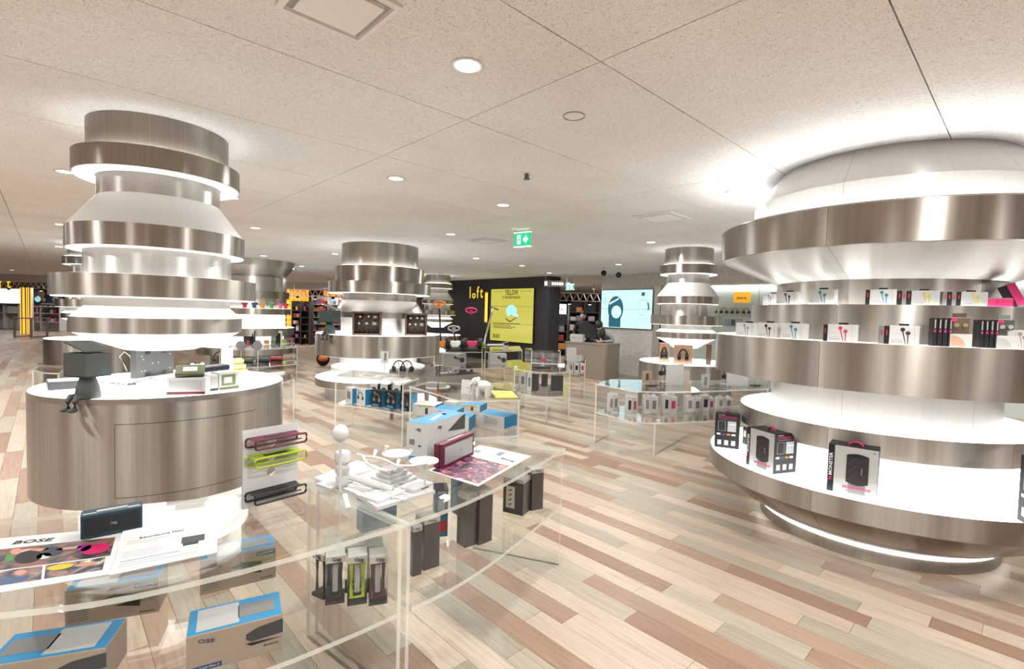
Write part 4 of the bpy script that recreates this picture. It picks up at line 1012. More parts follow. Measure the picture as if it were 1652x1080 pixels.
part(t, 'plug', B().box(at1(213, 622) - o_ + Vector((0, 0, .008)), (.045, .018, .014), .6), DGREY)
t = thing('white_cable', 'thin white cable looping beside the monitor', 'cable', at1(205, 600)); o_ = at1(205, 600)
part(t, 'cord', B().tube([Vector((0, 0, .004)), Vector((-.03, .01, .05)), Vector((-.06, .0, .12)), Vector((-.02, .0, .16)), Vector((.02, 0, .13)), Vector((.03, .02, .06))], .003, 6), WHITE, True)
# slim black player in front left
P0, w_, rz, h_ = px_box((77, 632), (150, 627), Z1, 619)
t = thing('media_player', 'flat black media player with a bright top, at the left of the round counter', 'player', (P0.x, P0.y, Z1), rz)
part(t, 'case', B().box((0, .09, h_ / 2 + .004), (w_, .18, h_)), DGREY, bevel=.005); part(t, 'glossy_top', B().box((0, .09, h_ + .006), (w_ * .96, .16, .004)), mat('pale_gloss', (.6, .72, .76), .08))
for sx in (-1, 1): part(t, 'foot', B().cyl((sx * w_ * .4, .03, 0), .012, .008, 10), BLACK)
# boxes at the right of the counter
def case_box(label, pl, pr, ytop, d_, body, strip, z=Z1, pict=None):
    P0, w_, rz, h_ = px_box(pl, pr, z, ytop)
    t = carton('accessory_box', label, 'box', P0, rz, w_, d_, h_, body, 'boxes of cases on the round counter')
    decal(t, 'colour_strip', strip, 'front', (0, -.0004, h_ * .1), w_ * .98, h_ * .16)
    if pict: decal(t, 'case_picture', pict, 'front', (-w_ * .05, -.0004, h_ * .56), w_ * .7, h_ * .62); decal(t, 'picture_window', PWHITE, 'front', (-w_ * .08, -.0014, h_ * .56), w_ * .4, h_ * .34)
    else: decal(t, 'window', LGREY, 'front', (0, -.0004, h_ * .56), w_ * .85, h_ * .58)
    decal(t, 'end_mark', INK, 'left', (-w_ / 2 - .0004, d_ * .5, h_ * .5), d_ * .3, h_ * .4)
    return t, P0, w_, rz, h_
t1, P0, w_, rz, h_ = case_box('white box with a maroon strip at the front of the case boxes', (268, 638), (331, 637), 610, .10, PWHITE, MAROON)
case_box('white box with a navy strip between the other case boxes', (334, 633), (352, 631), 606, .10, PWHITE, NAVYC)
case_box('white box with a green picture, rightmost of the case boxes', (354, 631), (386, 627), 602, .10, PWHITE, OLIVE, pict=hexm('sage_green', 120, 140, 95))
t = thing('olive_case', 'olive folding case leaning on the front box', 'case', (P0.x, P0.y, Z1 + h_ + .002), rz + .25)
part(t, 'shell', B().box((0.02, .06, .035), (w_ * .74, .13, .02), 0, 0, ('X', .35)), OLIVE, bevel=.006); part(t, 'lining', B().box((.02, .06, .012), (w_ * .72, .10, .018)), BLACKM); part(t, 'label', B().box((.02, .052, .0445), (w_ * .36, .06, .003), 0, 0, ('X', .35)), PWHITE)
P0, w_, rz, h_ = px_box((318, 604), (371, 600), Z1 + .105, 590)
t = thing('navy_case', 'dark navy folding case lying on the case boxes', 'case', (P0.x, P0.y, Z1 + .106), rz)
part(t, 'shell', B().box((0, .05, .028), (w_, .11, .03), 0, 0, ('Y', -.06)), NAVYC, bevel=.008); part(t, 'edge', B().box((0, .05, .012), (w_ * .96, .1, .008), 0, 0, ('Y', -.06)), hexm('blue_edge', 60, 90, 130))
# yellow folded display and white card behind
P0, w_, rz, h_ = px_box((377, 606), (401, 603), Z1, 578)
t = thing('yellow_display', 'wavy pale yellow display stand at the right edge of the counter', 'display stand', (P0.x, P0.y, Z1), rz)
for k in range(3): part(t, 'wave', B().box((0, .02 + .012 * k, h_ * (.18 + .3 * k)), (w_ * (.9 - .1 * k), .05, h_ * .26), 0, 0, ('X', .3)), hexm('pale_yellow', 240, 222, 140), bevel=.01)
P0, w_, rz, h_ = px_box((358, 612), (376, 608), Z1, 564)
t = thing('white_card', 'plain white upright card behind the case boxes on the counter', 'card', (P0.x, P0.y, Z1), rz); part(t, 'panel', B().box((0, .004, h_ / 2), (w_, .006, h_)), PWHITE); part(t, 'foot', B().box((0, .02, .004), (w_, .05, .006)), GLASS)
P0, w_, rz, h_ = px_box((312, 606), (325, 605), Z1, 586)
t = thing('white_bear', 'small white toy bear head behind the olive case', 'toy', (P0.x, P0.y, Z1), rz); part(t, 'head', B().sphere((0, 0, h_ * .45), h_ * .45, 16), SW, True)
for sx in (-1, 1): part(t, 'ear', B().sphere((sx * h_ * .36, 0, h_ * .85), h_ * .16, 10), SW, True)
# headphones on a stand
def headphones(label, P, z, rz, s, m=BLACK, pad=DGREY, stand=True, base_h=None, group=None):
    t = thing('headphones', label, 'headphones', (P.x, P.y, z), rz, group); bh = base_h or s * .55
    part(t, 'headband', B().tube([(s * .42 * math.cos(a), 0, bh + s * .3 + s * .5 * math.sin(a)) for a in [math.pi * k / 14 for k in range(15)]], s * .045, 8), m, True)
    for sx in (-1, 1):
        c = part(t, 'ear_cup', B().cyl((sx * s * .40 - (s * .09 if sx > 0 else s * .09), 0, bh + s * .18), s * .22, s * .18, 18, axis='x'), m, True)
        part(c, 'cushion', B().cyl((sx * s * .28 - s * .04, 0, bh + s * .18), s * .19, s * .08, 16, axis='x'), pad, True)
        part(t, 'slider', B().tube([(sx * s * .42, 0, bh + s * .3), (sx * s * .41, 0, bh + s * .2)], s * .05, 6), m)
    if stand:
        part(t, 'stand_pole', B().tube([(0, 0, 0), (0, 0, bh + s * .76)], s * .03, 8), SILV); part(t, 'stand_base', B().cyl((0, 0, 0), s * .25, s * .04, 18), SILV, True)
    return t
headphones('black headphones on a stand behind the round counter', at(354, 622, .62), .62, .4, .14, stand=True, base_h=.30)

# ================================================================== PRODUCTS ON THE RIGHT COLUMN
def shelf_pos(px, py, r):
    a_, p = ang_of(C2, px, py, r); return p, a_
EAR_T = hexm('earphone_teal', 40, 150, 180); EAR_P = hexm('earphone_pink', 215, 60, 100); EAR_K = hexm('earphone_black', 40, 40, 42); EAR_W = hexm('earphone_pale', 170, 150, 150); EARY = hexm('earphone_yellow', 215, 195, 60)
def earbox(label, px0, px1, ytop, ybot, zz, r, ear, d_=.06, spines=0, hook=True, panels=True, group=None, pale=PWHITE, pt=.0):
    pm_, a_ = shelf_pos((px0 + px1) / 2, ybot, r); n_ = Vector((math.cos(a_), math.sin(a_), 0))
    tow = (Vector((0, 0, 0)) - pm_).normalized(); nn = (n_ * .75 + tow * .25).normalized() if pt == 0 else n_
    rz = math.atan2(nn.y, nn.x) + math.pi / 2
    D = pm_.length; cosv = abs(tow.dot(nn)); ww = (px1 - px0) / FPX * D * math.cos(math.atan2(pm_.x, pm_.y)) / max(.45, cosv) * .96
    p_ = Vector((pm_.x, pm_.y, 0)); h_ = zat((px0 + px1) / 2, ytop, p_) - zz
    t = carton('earphone_box', label, 'box', (p_.x, p_.y, zz), rz, ww, d_, h_, pale, group)
    s = h_
    cx_ = -ww * .08
    def bud(x, z):
        part(t, 'earbud_picture', B().lathe([(.001, 0), (s * .10, 0), (s * .10, .0015), (.001, .0015)], 14, c=(x, -.0002, z), axis='y'), ear, True)
    bud(cx_ + ww * .02, h_ * .80); bud(cx_ + ww * .2, h_ * .62)
    flat(t, 'wire_picture', ear, [(cx_ - ww * .0, h_ * .74), (cx_ + ww * .04, h_ * .74), (cx_ + ww * .14, h_ * .04), (cx_ + ww * .12, h_ * .04)], -.0005, .0006)
    flat(t, 'wire_picture', ear, [(cx_ + ww * .18, h_ * .58), (cx_ + ww * .22, h_ * .58), (cx_ + ww * .22, h_ * .04), (cx_ + ww * .19, h_ * .04)], -.0005, .0006)
    letter(t, 'N-LITE', h_ * .11, MGREY, 'front', (-ww * .24, -.001, h_ * .14), width=ww * .36); decal(t, 'text_line', LGREY, 'front', (-ww * .26, -.0004, h_ * .26), ww * .36, h_ * .03)
    if panels: decal(t, 'joint', LGREY, 'front', (ww * .34, -.0003, h_ * .5), .002, h_ * .96)
    if hook: part(t, 'hang_tab', B().box((0, d_ * .6, h_ + h_ * .055), (ww * .34, .006, h_ * .11)), BLACK)
    for k in range(spines):
        part(t, 'spine_box', B().box((-ww / 2 - .012 - k * .024, d_ / 2, h_ * .49), (.022, d_ * .95, h_ * .97)), BLACK if k % 2 == 0 else MGREY); decal(t, 'spine_print', RED, 'front', (-ww / 2 - .012 - k * .024, .0005, h_ * .62), .006, h_ * .3)
    return t
G1, G2 = 'earphone boxes on the upper shelf', 'earphone boxes on the second shelf'
R1, R2 = .875, 1.13
earbox('narrow white box at the left end of the upper shelf of the big column', 1231, 1250, 474, 491, SH1, .84, EAR_W, hook=True, group=G1)
earbox('white earphone box with black buds on the upper shelf, second from left', 1253, 1284, 471, 491, SH1, R1, EAR_K, group=G1)
earbox('white earphone box with teal buds on the upper shelf, nearest the left end', 1306, 1343, 467, 491.5, SH1, R1, EAR_T, group=G1)
earbox('white earphone box with teal buds on the upper shelf, middle of the column', 1406, 1442, 467, 491.5, SH1, R1, EAR_T, spines=1, group=G1)
earbox('grey and yellow earphone box on the upper shelf, left one of the pair', 1474, 1511, 469, 493, SH1, R1, EARY, spines=3, group=G1, pale=LABEL)
earbox('grey and yellow earphone box on the upper shelf, right one of the pair', 1555, 1588, 471, 495, SH1, R1, EARY, spines=4, group=G1, pale=LABEL)
earbox('white earphone box at the left end of the second shelf', 1187, 1217, 521, 541, SH2, 1.10, EAR_W, group=G2)
earbox('white earphone box with black buds on the second shelf, at left', 1222, 1252, 521, 543, SH2, R2, EAR_K, group=G2)
earbox('white earphone box with teal buds on the second shelf', 1260, 1296, 522, 546, SH2, R2, EAR_T, group=G2)
earbox('white earphone box with pink buds on the second shelf', 1337, 1378, 524, 550, SH2, R2, EAR_P, spines=1, group=G2)
earbox('white earphone box with black buds on the second shelf, at right', 1438, 1478, 526, 554, SH2, R2, EAR_K, spines=2, group=G2)
def dark_set(label, px0, px1, ytop, ybot, zz, r, acc, white_front, gold=False, n=4):
    pm_, a_ = shelf_pos((px0 + px1) / 2, ybot, r); n_ = Vector((math.cos(a_), math.sin(a_), 0)); tow = -pm_.normalized(); nn = (n_ * .6 + tow * .4).normalized(); rz = math.atan2(nn.y, nn.x) + math.pi / 2
    ww = (px1 - px0) / FPX * pm_.length * math.cos(math.atan2(pm_.x, pm_.y)) / max(.5, tow.dot(nn)); h_ = zat((px0 + px1) / 2, ytop, pm_) - zz
    t = thing('headphone_pack', label, 'box', (pm_.x, pm_.y, zz), rz, 'headphone packs on the second shelf')
    part(t, 'clear_front', B().box((ww * .22, .045, h_ * .5), (ww * .54, .09, h_)), GBOX)
    part(t, 'inner_tray', B().box((ww * .22, .06, h_ * .7), (ww * .50, .05, h_ * .55)), BROWN if gold else DGREY)
    part(t, 'white_sleeve', B().box((ww * .22, .04, h_ * .22), (ww * .545, .094, h_ * .44)), white_front)
    part(t, 'arc_print', B().lathe([(.001, 0), (ww * .36, 0), (ww * .36, .001), (.001, .001)], 10, 0, math.pi / 2, c=(-ww * .03, -.0075, .004), axis='y'), acc)
    for sx in (.12, .34): part(t, 'earphone', B().cyl((ww * sx, .034, h_ * .74), h_ * .07, .02, 12, axis='y'), mat('gold_metal', (.7, .5, .2), .3, .9) if gold else SILV, True)
    part(t, 'corner_flag', B().prism([(ww * -.04, -.002), (ww * .1, -.002), (ww * .1, 0), (ww * -.04, 0)], h_ * .86, h_ * .97), PINK)
    part(t, 'hang_tab', B().box((ww * .22, .05, h_ * 1.07), (ww * .34, .008, h_ * .14)), BROWN if gold else MGREY)
    for k in range(n):
        x = -ww * .44 + k * ww * .40 / max(1, n - 1)
        part(t, 'spine_box', B().box((x, .045, h_ * .48), (ww * .115, .085, h_ * .96)), BLACK); decal(t, 'spine_flag', PINK, 'front', (x, .002, h_ * .52), ww * .05, h_ * .09); decal(t, 'spine_lettering', LGREY, 'front', (x, .002, h_ * .76), ww * .03, h_ * .3)
dark_set('row of black spines with a gold and peach headphone pack on the second shelf', 1511, 1559, 512, 557, SH2, R2, PEACH, PWHITE, True)
dark_set('row of black spines with a silver headphone pack at the right of the second shelf', 1588, 1632, 515, 560, SH2, R2, LGREY, PWHITE)
earbox('plain white earphone box at the right picture edge on the second shelf', 1631, 1662, 533, 561, SH2, R2, EAR_W, hook=False, group=G2)
# pink packs and leaning black box on the upper shelf
for i, (x0, x1) in enumerate(((1592, 1605), (1606, 1617), (1618, 1631))):
    p_, a_ = shelf_pos((x0 + x1) / 2, 497, R1); tow = -p_.normalized(); rz = math.atan2(tow.y, tow.x) + math.pi / 2
    t = thing('pink_pack', 'hot pink translucent pack on the upper shelf, %s from left' % ORD[i], 'box', (p_.x, p_.y, SH1), rz, 'hot pink packs on the upper shelf')
    w_ = (x1 - x0) / FPX * p_.length * .75; h_ = zat(1610, 482, p_) - SH1; part(t, 'pack', B().box((0, .03, h_ / 2), (w_, .06, h_)), PINK, bevel=.006); part(t, 'lid', B().box((0, .03, h_ + .002), (w_ * .8, .05, .004)), hexm('pale_pink', 240, 130, 180))
p_, a_ = shelf_pos(1642, 497, R1 - .03); tow = -p_.normalized(); rz = math.atan2(tow.y, tow.x) + math.pi / 2
t = thing('leaning_box', 'black and pink headphone box leaning to the left at the right picture edge', 'box', (p_.x, p_.y, SH1 + .008), rz)
h_ = zat(1636, 459, p_) - SH1; bx = B().box((0.0, .04, h_ / 2), (.085, .07, h_), 0, 0); o = part(t, 'carton', bx, BLACK); part(t, 'front_print', B().box((.022, .0, h_ * .5), (.04, .003, h_ * .96)), PINK)
letter(t, 'CLARITY', .03, LGREY, 'front', (-.02, .003, h_ * .6), width=h_ * .4, spin=math.pi / 2); part(t, 'hang_tab', B().box((0, .04, h_ + .015), (.04, .006, .03)), PINK)
for o in t.children: o.matrix_local = Matrix.Rotation(-.42, 4, 'Y') @ o.matrix_local
# large speaker boxes on the bottom shelf
SPK = hexm('woven_black', 38, 30, 32, .7); SBG = hexm('silver_print', 196, 196, 192)
def back_print(t, face, P, w_, h_, lz):
    """printed black panel with red title, two speaker pictures and small icons"""
    def dc(nm, m, x, z, ww, hh, lift):
        r, u, o = [Vector(v) for v in FACES[face]]; p = Vector(P) + r * (x * w_) + u * (z * h_) + o * lift
        decal(t, nm, m, face, p, ww * w_, hh * h_)
    r, u, o = [Vector(v) for v in FACES[face]]; p = Vector(P) + u * (.90 * h_) + o * .001
    letter(t, 'INDOOR/OUTDOOR', h_ * .07, PINK, face, p, width=w_ * .74, bold=.0008)
    p2 = Vector(P) + u * (.955 * h_) + o * .001; letter(t, 'MONSTER', h_ * .03, WHITEG, face, p2 - r * (.24 * w_), width=w_ * .24)
    dc('text_line', MGREY, 0, .84, .7, .012, .0003)
    dc('speaker_picture', MGREY, -.22, .64, .32, .30, .0003); dc('speaker_picture', LGREY, .18, .64, .34, .30, .0003); dc('picture_highlight', WHITEG, .2, .70, .28, .03, .0012)
    dc('picture_dark', SPK, -.22, .64, .26, .27, .0012)
    for k, m_ in enumerate((WHITEG, NAVY, ORNG, WHITEG)): dc('icon', m_, -.34 + k * .2, .40, .15, .05, .0003)
    for k in range(3): dc('small_picture', LGREY, -.3 + k * .28, .16, .16, .14, .0003)
def monster(label, pl, pr, ytop, d_, front='product', side_print=False, spine=True):
    P0, w_, rz, h_ = px_box(pl, pr, SH4, ytop)
    t = carton('speaker_box', label, 'box', P0, rz, w_, d_, h_, BLACK, 'black and silver speaker boxes on the bottom shelf')
    if front == 'product':
        decal(t, 'front_print', SBG, 'front', (w_ * .065, 0, h_ * .5), w_ * .86, h_ * .985)
        decal(t, 'reflection_print', LGREY, 'front', (w_ * .065, -.0009, h_ * .17), w_ * .86, h_ * .32)
        decal(t, 'grey_fade', MGREY, 'front', (w_ * .10, -.0018, h_ * .14), w_ * .34, h_ * .2)
        cxx = w_ * .10; sw = w_ * .44
        pts = [(cxx - sw / 2, h_ * .27)] + [(cxx - sw / 2 + sw * k / 10, h_ * (.27 - .055 * math.sin(math.pi * k / 10))) for k in range(1, 10)] + [(cxx + sw / 2, h_ * .27), (cxx + sw / 2, h_ * .82)] + [(cxx + sw / 2 - sw * k / 10, h_ * (.82 + .05 * math.sin(math.pi * k / 10))) for k in range(1, 10)] + [(cxx - sw / 2, h_ * .82)]
        flat(t, 'speaker_picture', SPK, pts, -.0020, .0015)
        for k in range(3): flat(t, 'woven_line', MGREY, [(cxx - sw * .42, h_ * (.3 + .16 * k)), (cxx - sw * .41, h_ * (.3 + .16 * k)), (cxx - sw * .05, h_ * (.46 + .16 * k)), (cxx - sw * .06, h_ * (.46 + .16 * k))], -.0036, .0003)
        flat(t, 'speaker_top', BLACK, arcpts(cxx, h_ * .825, sw * .49, h_ * .035, 0, 6.28, 20), -.0036, .0004)
        letter(t, 'MONSTER', h_ * .03, LABEL, 'front', (cxx + sw * .2, -.004, h_ * .52), width=h_ * .14, spin=math.pi / 2)
        letter(t, 'INDOOR/OUTDOOR', h_ * .075, PINK, 'front', (w_ * .10, -.0032, h_ * .155), width=w_ * .56, bold=.0012); decal(t, 'text_line', DGREY, 'front', (w_ * .05, -.0018, h_ * .09), w_ * .32, h_ * .015)
        letter(t, 'MONSTER', h_ * .085, WHITEG, 'front', (-w_ * .435, -.002, h_ * .58), width=h_ * .48, spin=math.pi / 2, bold=.001)
        letter(t, 'M', h_ * .08, PINK, 'front', (-w_ * .435, -.002, h_ * .28), width=h_ * .07, spin=math.pi / 2, bold=.002)
        letter(t, '100+', h_ * .04, DGREY, 'front', (w_ * .42, -.002, h_ * .93), width=w_ * .07)
        part(t, 'handle', B().tube([(w_ * (-.12 + .06 * k), d_ * .45, h_ + .022 * math.sin(math.pi * k / 5)) for k in range(6)], .006, 8), PINK, True)
    else: back_print(t, 'front', (0, 0, 0), w_, h_, 0); part(t, 'handle', B().tube([(w_ * (-.12 + .05 * k), d_ * .5, h_ + .016 * math.sin(math.pi * k / 5)) for k in range(6)], .005, 8), PINK, True)
    if side_print: back_print(t, 'right', (w_ / 2, d_ / 2, 0), d_, h_, 0)
    return t
monster('silver-fronted speaker box standing alone in the middle of the bottom shelf', (1333, 791), (1414, 808), 715, .16)
monster('silver-fronted speaker box with a black back panel turned to the right, on the bottom shelf', (1203, 749), (1247, 766), 688, .21, side_print=True)
monster('black printed speaker box at the left end of the bottom shelf', (1152, 721), (1192, 726), 666, .10, front='back')
monster('black printed speaker box cut off by the right picture edge on the bottom shelf', (1640, 838), (1704, 874), 732, .16, front='back')
P0, w_, rz, h_ = px_box((1194, 716), (1204, 720), SH4, 682)
t = carton('small_black_pack', 'small black pack between the two left speaker boxes', 'box', P0 + Vector((.02, .02, 0)), rz, .06, .05, h_ * .8, BLACK); decal(t, 'print', LGREY, 'front', (0, 0, h_ * .5), .03, h_ * .3)

# ================================================================== MIDDLE TABLES
def small_box(label, xl, xr, ybl, ybr, ytop, z, d_, m, side=None, pict=None, strip=None, cat='box', group=None, name='headphone_box', text=None, top=None):
    P0, w_, rz, h_ = px_box((xl, ybl), (xr, ybr), z, ytop)
    t = carton(name, label, cat, P0, rz, w_, d_, h_, m, group)
    if side: decal(t, 'side_print', side, 'right', (w_ / 2, d_ / 2, h_ / 2), d_ * .98, h_ * .98)
    if top: decal(t, 'top_print', top, 'top', (0, d_ / 2, h_), w_ * .98, d_ * .98)
    if strip: decal(t, 'name_strip', strip, 'front', (-w_ * .1, -.0003, h_ * .10), w_ * .6, h_ * .12)
    if pict == 'headphones':
        part(t, 'band_picture', B().tube([(w_ * .26 * math.cos(a), -.002, h_ * .5 + h_ * .28 * math.sin(a)) for a in [math.pi * k / 10 for k in range(11)]], h_ * .025, 5), DGREY if m is PWHITE else MGREY)
        for sx in (-1, 1): part(t, 'cup_picture', B().lathe([(.001, 0), (h_ * .11, 0), (h_ * .11, .003), (.001, .003)], 12, c=(sx * w_ * .24, -.0002, h_ * .42), axis='y'), DGREY if m is PWHITE else MGREY)
    elif pict == 'watch':
        decal(t, 'product_picture', DGREY, 'front', (w_ * .12, -.0003, h_ * .45), w_ * .12, h_ * .55); decal(t, 'amber_print', EARY, 'front', (w_ * .1, -.0003, h_ * .88), w_ * .5, h_ * .1)
    elif pict == 'speaker':
        flat(t, 'product_picture', DGREY, [(w_ * .0, h_ * .3), (w_ * .42, h_ * .2), (w_ * .42, h_ * .72), (w_ * .06, h_ * .8)], -.0005, .0008)
    elif pict: decal(t, 'product_picture', pict, 'front', (0, -.0003, h_ * .5), w_ * .5, h_ * .5)
    if text: letter(t, text, h_ * .13, INK if m is not BLACK else WHITEG, 'front', (-w_ * .26, -.001, h_ * .86), width=w_ * .3, ital=.3)
    return t
GH = 'headphone boxes on the table before the middle column'
small_box('white headphone box with a black earbud picture, leftmost of the row', 557, 568, 648, 652, 624, TS, .12, PWHITE, BLUE, MGREY, group=GH, text='BOSE')
small_box('white headphone box with large headphones, second from left in the row', 574, 589, 651, 655, 626, TS, .12, PWHITE, BLUE, 'headphones', group=GH, text='BOSE')
small_box('black headphone box, third from left in the row', 599, 616, 655, 658, 629, TS, .12, BLACK, BLUE, 'headphones', BLUE, group=GH, text='BOSE')
small_box('black headphone box, fourth from left in the row', 622, 639, 658, 661, 631, TS, .12, BLACK, BLUE, 'headphones', BLUE, group=GH, text='BOSE')
small_box('black headphone box, rightmost of the row', 645, 661, 662, 665, 634, TS, .12, BLACK, BLUE, 'headphones', BLUE, group=GH, text='BOSE')
for i, (x0, x1) in enumerate(((597, 609), (613, 625), (633, 646))):
    small_box('white and black box in the rear row behind the black ones, %s from left' % ORD[i], x0, x1, 640 + i * 2, 641 + i * 2, 619 + i, TS, .1, PWHITE, BLACK, DGREY, group=GH)
GB = 'white and blue speaker boxes on the middle table'
small_box('white and blue box with a watch picture, leftmost on the middle table shelf', 665, 702, 670, 673, 652, TS, .25, PWHITE, BLUE, 'watch', group=GB, text='BOSE', top=PWHITE, name='speaker_box')
small_box('white and blue speaker box, second from left at the front', 698, 737, 678, 681, 660, TS, .25, PWHITE, BLUE, 'speaker', BLUE, group=GB, text='BOSE', top=BLUE, name='speaker_box')
small_box('white and blue speaker box partly behind the near white box', 717, 756, 694, 697, 672, TS, .25, PWHITE, BLUE, 'watch', BLUE, group=GB, text='BOSE', top=BLUE, name='speaker_box')
small_box('white and blue speaker box in the rear row of the middle table', 741, 774, 663, 666, 652, TS, .25, PWHITE, BLUE, 'watch', group=GB, text='BOSE', top=BLUE, name='speaker_box')
t = small_box('white and blue box with a grey window and red side, rightmost on the middle table', 770, 813, 686, 693, 667, TS, .25, PWHITE, BLUE, LGREY, group=GB, text='BOSE', top=BLUE, name='speaker_box')
small_box('plain white box at the back left of the middle table shelf', 716, 736, 655, 657, 648, TS, .2, PWHITE, None, None, group=GB, name='speaker_box')
# on the table before the middle column
P = at(620, 606, TZ); t = thing('sign_stand', 'narrow white card on a thin stand before the middle column', 'sign', (P.x, P.y, TZ)); h_ = zat(620, 567, P) - TZ
part(t, 'card', B().box((0, 0, h_ * .75), (.10, .008, h_ * .5)), PWHITE); part(t, 'pole', B().tube([(0, .01, 0), (0, .01, h_ * .6)], .006, 8), SILV); part(t, 'base', B().cyl((0, .01, 0), .05, .008, 16), SILV, True); part(t, 'print', B().box((.01, -.006, h_ * .78), (.03, .003, .10)), MGREY)
headphones('black headphones on a stand, left one before the middle column', at(643, 611, TZ), TZ, .5, .165, group='demo headphones before the middle column'); headphones('black headphones on a stand, right one before the middle column', at(656, 611, TZ), TZ, -.2, .165, group='demo headphones before the middle column')
t, patch, bil, th = sheet('price_card', 'white price card lying before the black headphones', [(616, 614), (652, 618.5), (666, 614), (630, 609)], TZ, cat='card')
for k in range(4): patch('text_line', MGREY, .1, .8, .15 + k * .2, .2 + k * .2)
t, patch, bil, th = sheet('price_card', 'grey price card lying left of the thin sign stand', [(578, 607.5), (608, 610.5), (618, 606), (590, 603)], TZ, cat='card')
for k in range(3): patch('text_line', DGREY, .1, .7, .2 + k * .25, .3 + k * .25)
# on the middle table
P0, w_, rz, h_ = px_box((743, 636), (767, 638), TZ, 613)
t = thing('price_sign', 'tilted white sign card beside the white elephant', 'sign', (P0.x, P0.y, TZ), rz); part(t, 'card', B().box((0, .02, h_ * .5), (w_, .008, h_), 0, 0, ('X', -.15)), PWHITE); part(t, 'foot', B().box((0, .03, .004), (w_, .09, .006)), GLASS); part(t, 'print', B().box((0, .017, h_ * .45), (w_ * .2, .009, h_ * .06), 0, 0, ('X', -.15)), MGREY)
P = at(780, 640, TZ); t = thing('elephant_figure', 'white elephant figure on the middle acrylic table', 'figurine', (P.x, P.y, TZ), -.3); s = .17
part(t, 'body', B().sphere((0, 0, s * .62), s * .42, 20, sc=(1.15, .8, .8)), SW, True)
for x in (-.3, .28):
    for y in (-.16, .16): part(t, 'leg', B().cyl((x * s, y * s, 0), s * .13, s * .55, 12, r2=s * .15), SW, True)
hd = part(t, 'head', B().sphere((-s * .52, 0, s * .85), s * .26, 16), SW, True); part(hd, 'trunk', B().tube([(-s * .68, 0, s * .82), (-s * .85, 0, s * .6), (-s * .86, 0, s * .3), (-s * .95, 0, s * .15)], [s * .11, s * .09, s * .06, s * .045], 10), SW, True)
for sy in (-1, 1): part(hd, 'ear', B().sphere((-s * .45, sy * s * .28, s * .9), s * .22, 14, sc=(.7, .3, 1)), SW, True); part(hd, 'tusk', B().tube([(-s * .7, sy * s * .1, s * .72), (-s * .86, sy * s * .13, s * .66)], s * .03, 6), SW)
part(t, 'tail', B().tube([(s * .48, 0, s * .75), (s * .58, 0, s * .45)], s * .025, 6), SW)
t, patch, bil, th = sheet('yellow_booklet', 'yellow booklet lying on the middle acrylic table', [(800, 643.5), (836, 643.5), (826, 633), (792, 632)], TZ, YELP, 'booklet', .012)
p = bil(.55, .3); letter(t, 'EDITION', .05, OLIVE, 'top', (p.x, p.y, th + .001), width=.3); patch('cover_line', OLIVE, .1, .8, .6, .65)
# boxes on the lower shelf of the steel table
for i, x in enumerate((704, 722)):
    for j in range(2):
        P = at(x + 4, 640, .346); t = carton('adapter_box', 'white adapter box in the steel table, %s column, %s of the stack' % (('left', 'right')[i], ('bottom', 'top')[j]), 'box', (P.x, P.y + .3, .346 + j * .115), math.radians(-6), .15, .12, .11, PWHITE, 'adapter boxes in the steel table'); decal(t, 'arrow_print', MGREY, 'front', (-.03, -.0003, .06), .03, .04); decal(t, 'arrow_print', MGREY, 'front', (.03, -.0003, .06), .03, .04)
# showcase on the table beside the cash desk
P0, w_, rz, h_ = px_box((857, 597), (903, 597), TZ, 566)
t = thing('glass_showcase', 'clear glass showcase on the acrylic table beside the cash desk', 'showcase', (P0.x, P0.y, TZ), rz); d_ = .4
for nm, c, dd in (('pane', (0, .004, h_ / 2), (w_, .008, h_)), ('pane', (0, d_ - .004, h_ / 2), (w_, .008, h_)), ('pane', (-w_ / 2 + .004, d_ / 2, h_ / 2), (.008, d_ - .016, h_)), ('pane', (w_ / 2 - .004, d_ / 2, h_ / 2), (.008, d_ - .016, h_)), ('top_pane', (0, d_ / 2, h_ + .004), (w_, d_, .008))): part(t, nm, B().box(c, dd), GLASS)
for sx in (-1, 1): part(t, 'corner_edge', B().box((sx * (w_ / 2), .0, h_ / 2), (.012, .012, h_)), GEDGE)
part(t, 'plinth', B().box((-.02, .2, .02), (w_ * .55, .2, .03)), BLACK)
headphones('small red headphones inside the glass showcase', Vector((P0.x - .03, P0.y + .2, 0)), TZ + .04, rz + .9, .17, hexm('crimson', 170, 30, 65), hexm('crimson', 170, 30, 65), base_h=.06, stand=True)
P0, w_, rz, h_ = px_box((914, 582), (929, 581.5), TZ, 561)
t = thing('white_sign', 'blank white square sign standing between showcase and cash desk', 'sign', (P0.x, P0.y, TZ), rz); part(t, 'card', B().box((0, 0, h_ / 2), (w_, .01, h_)), PWHITE); part(t, 'foot', B().box((0, .03, .003), (w_, .08, .006)), GLASS)
GD = 'boxes under the glass showcase'
for i, (x0, x1, yb, yt, m, lb) in enumerate(((834, 839, 619, 601, BLACK, 'narrow black box at the left end under the glass showcase'), (838, 848, 626, 601, PWHITE, 'white box with black pictures under the glass showcase'), (850, 857, 631, 602, PWHITE, 'tall white box with a grey side under the glass showcase'), (858, 866, 631, 604, DGREY, 'tall grey box with a thin white line under the glass showcase'), (873, 880, 624, 604, DGREY, 'dark box in the middle rear under the glass showcase'), (889, 908, 631, 606, DGREY, 'large dark box at the right under the glass showcase'))):
    small_box(lb, x0, x1, yb, yb + .6, yt, TS, .12, m, None, MGREY if m is not DGREY else None, group=GD, name='gadget_box')
GT = 'toy boxes on the small table'
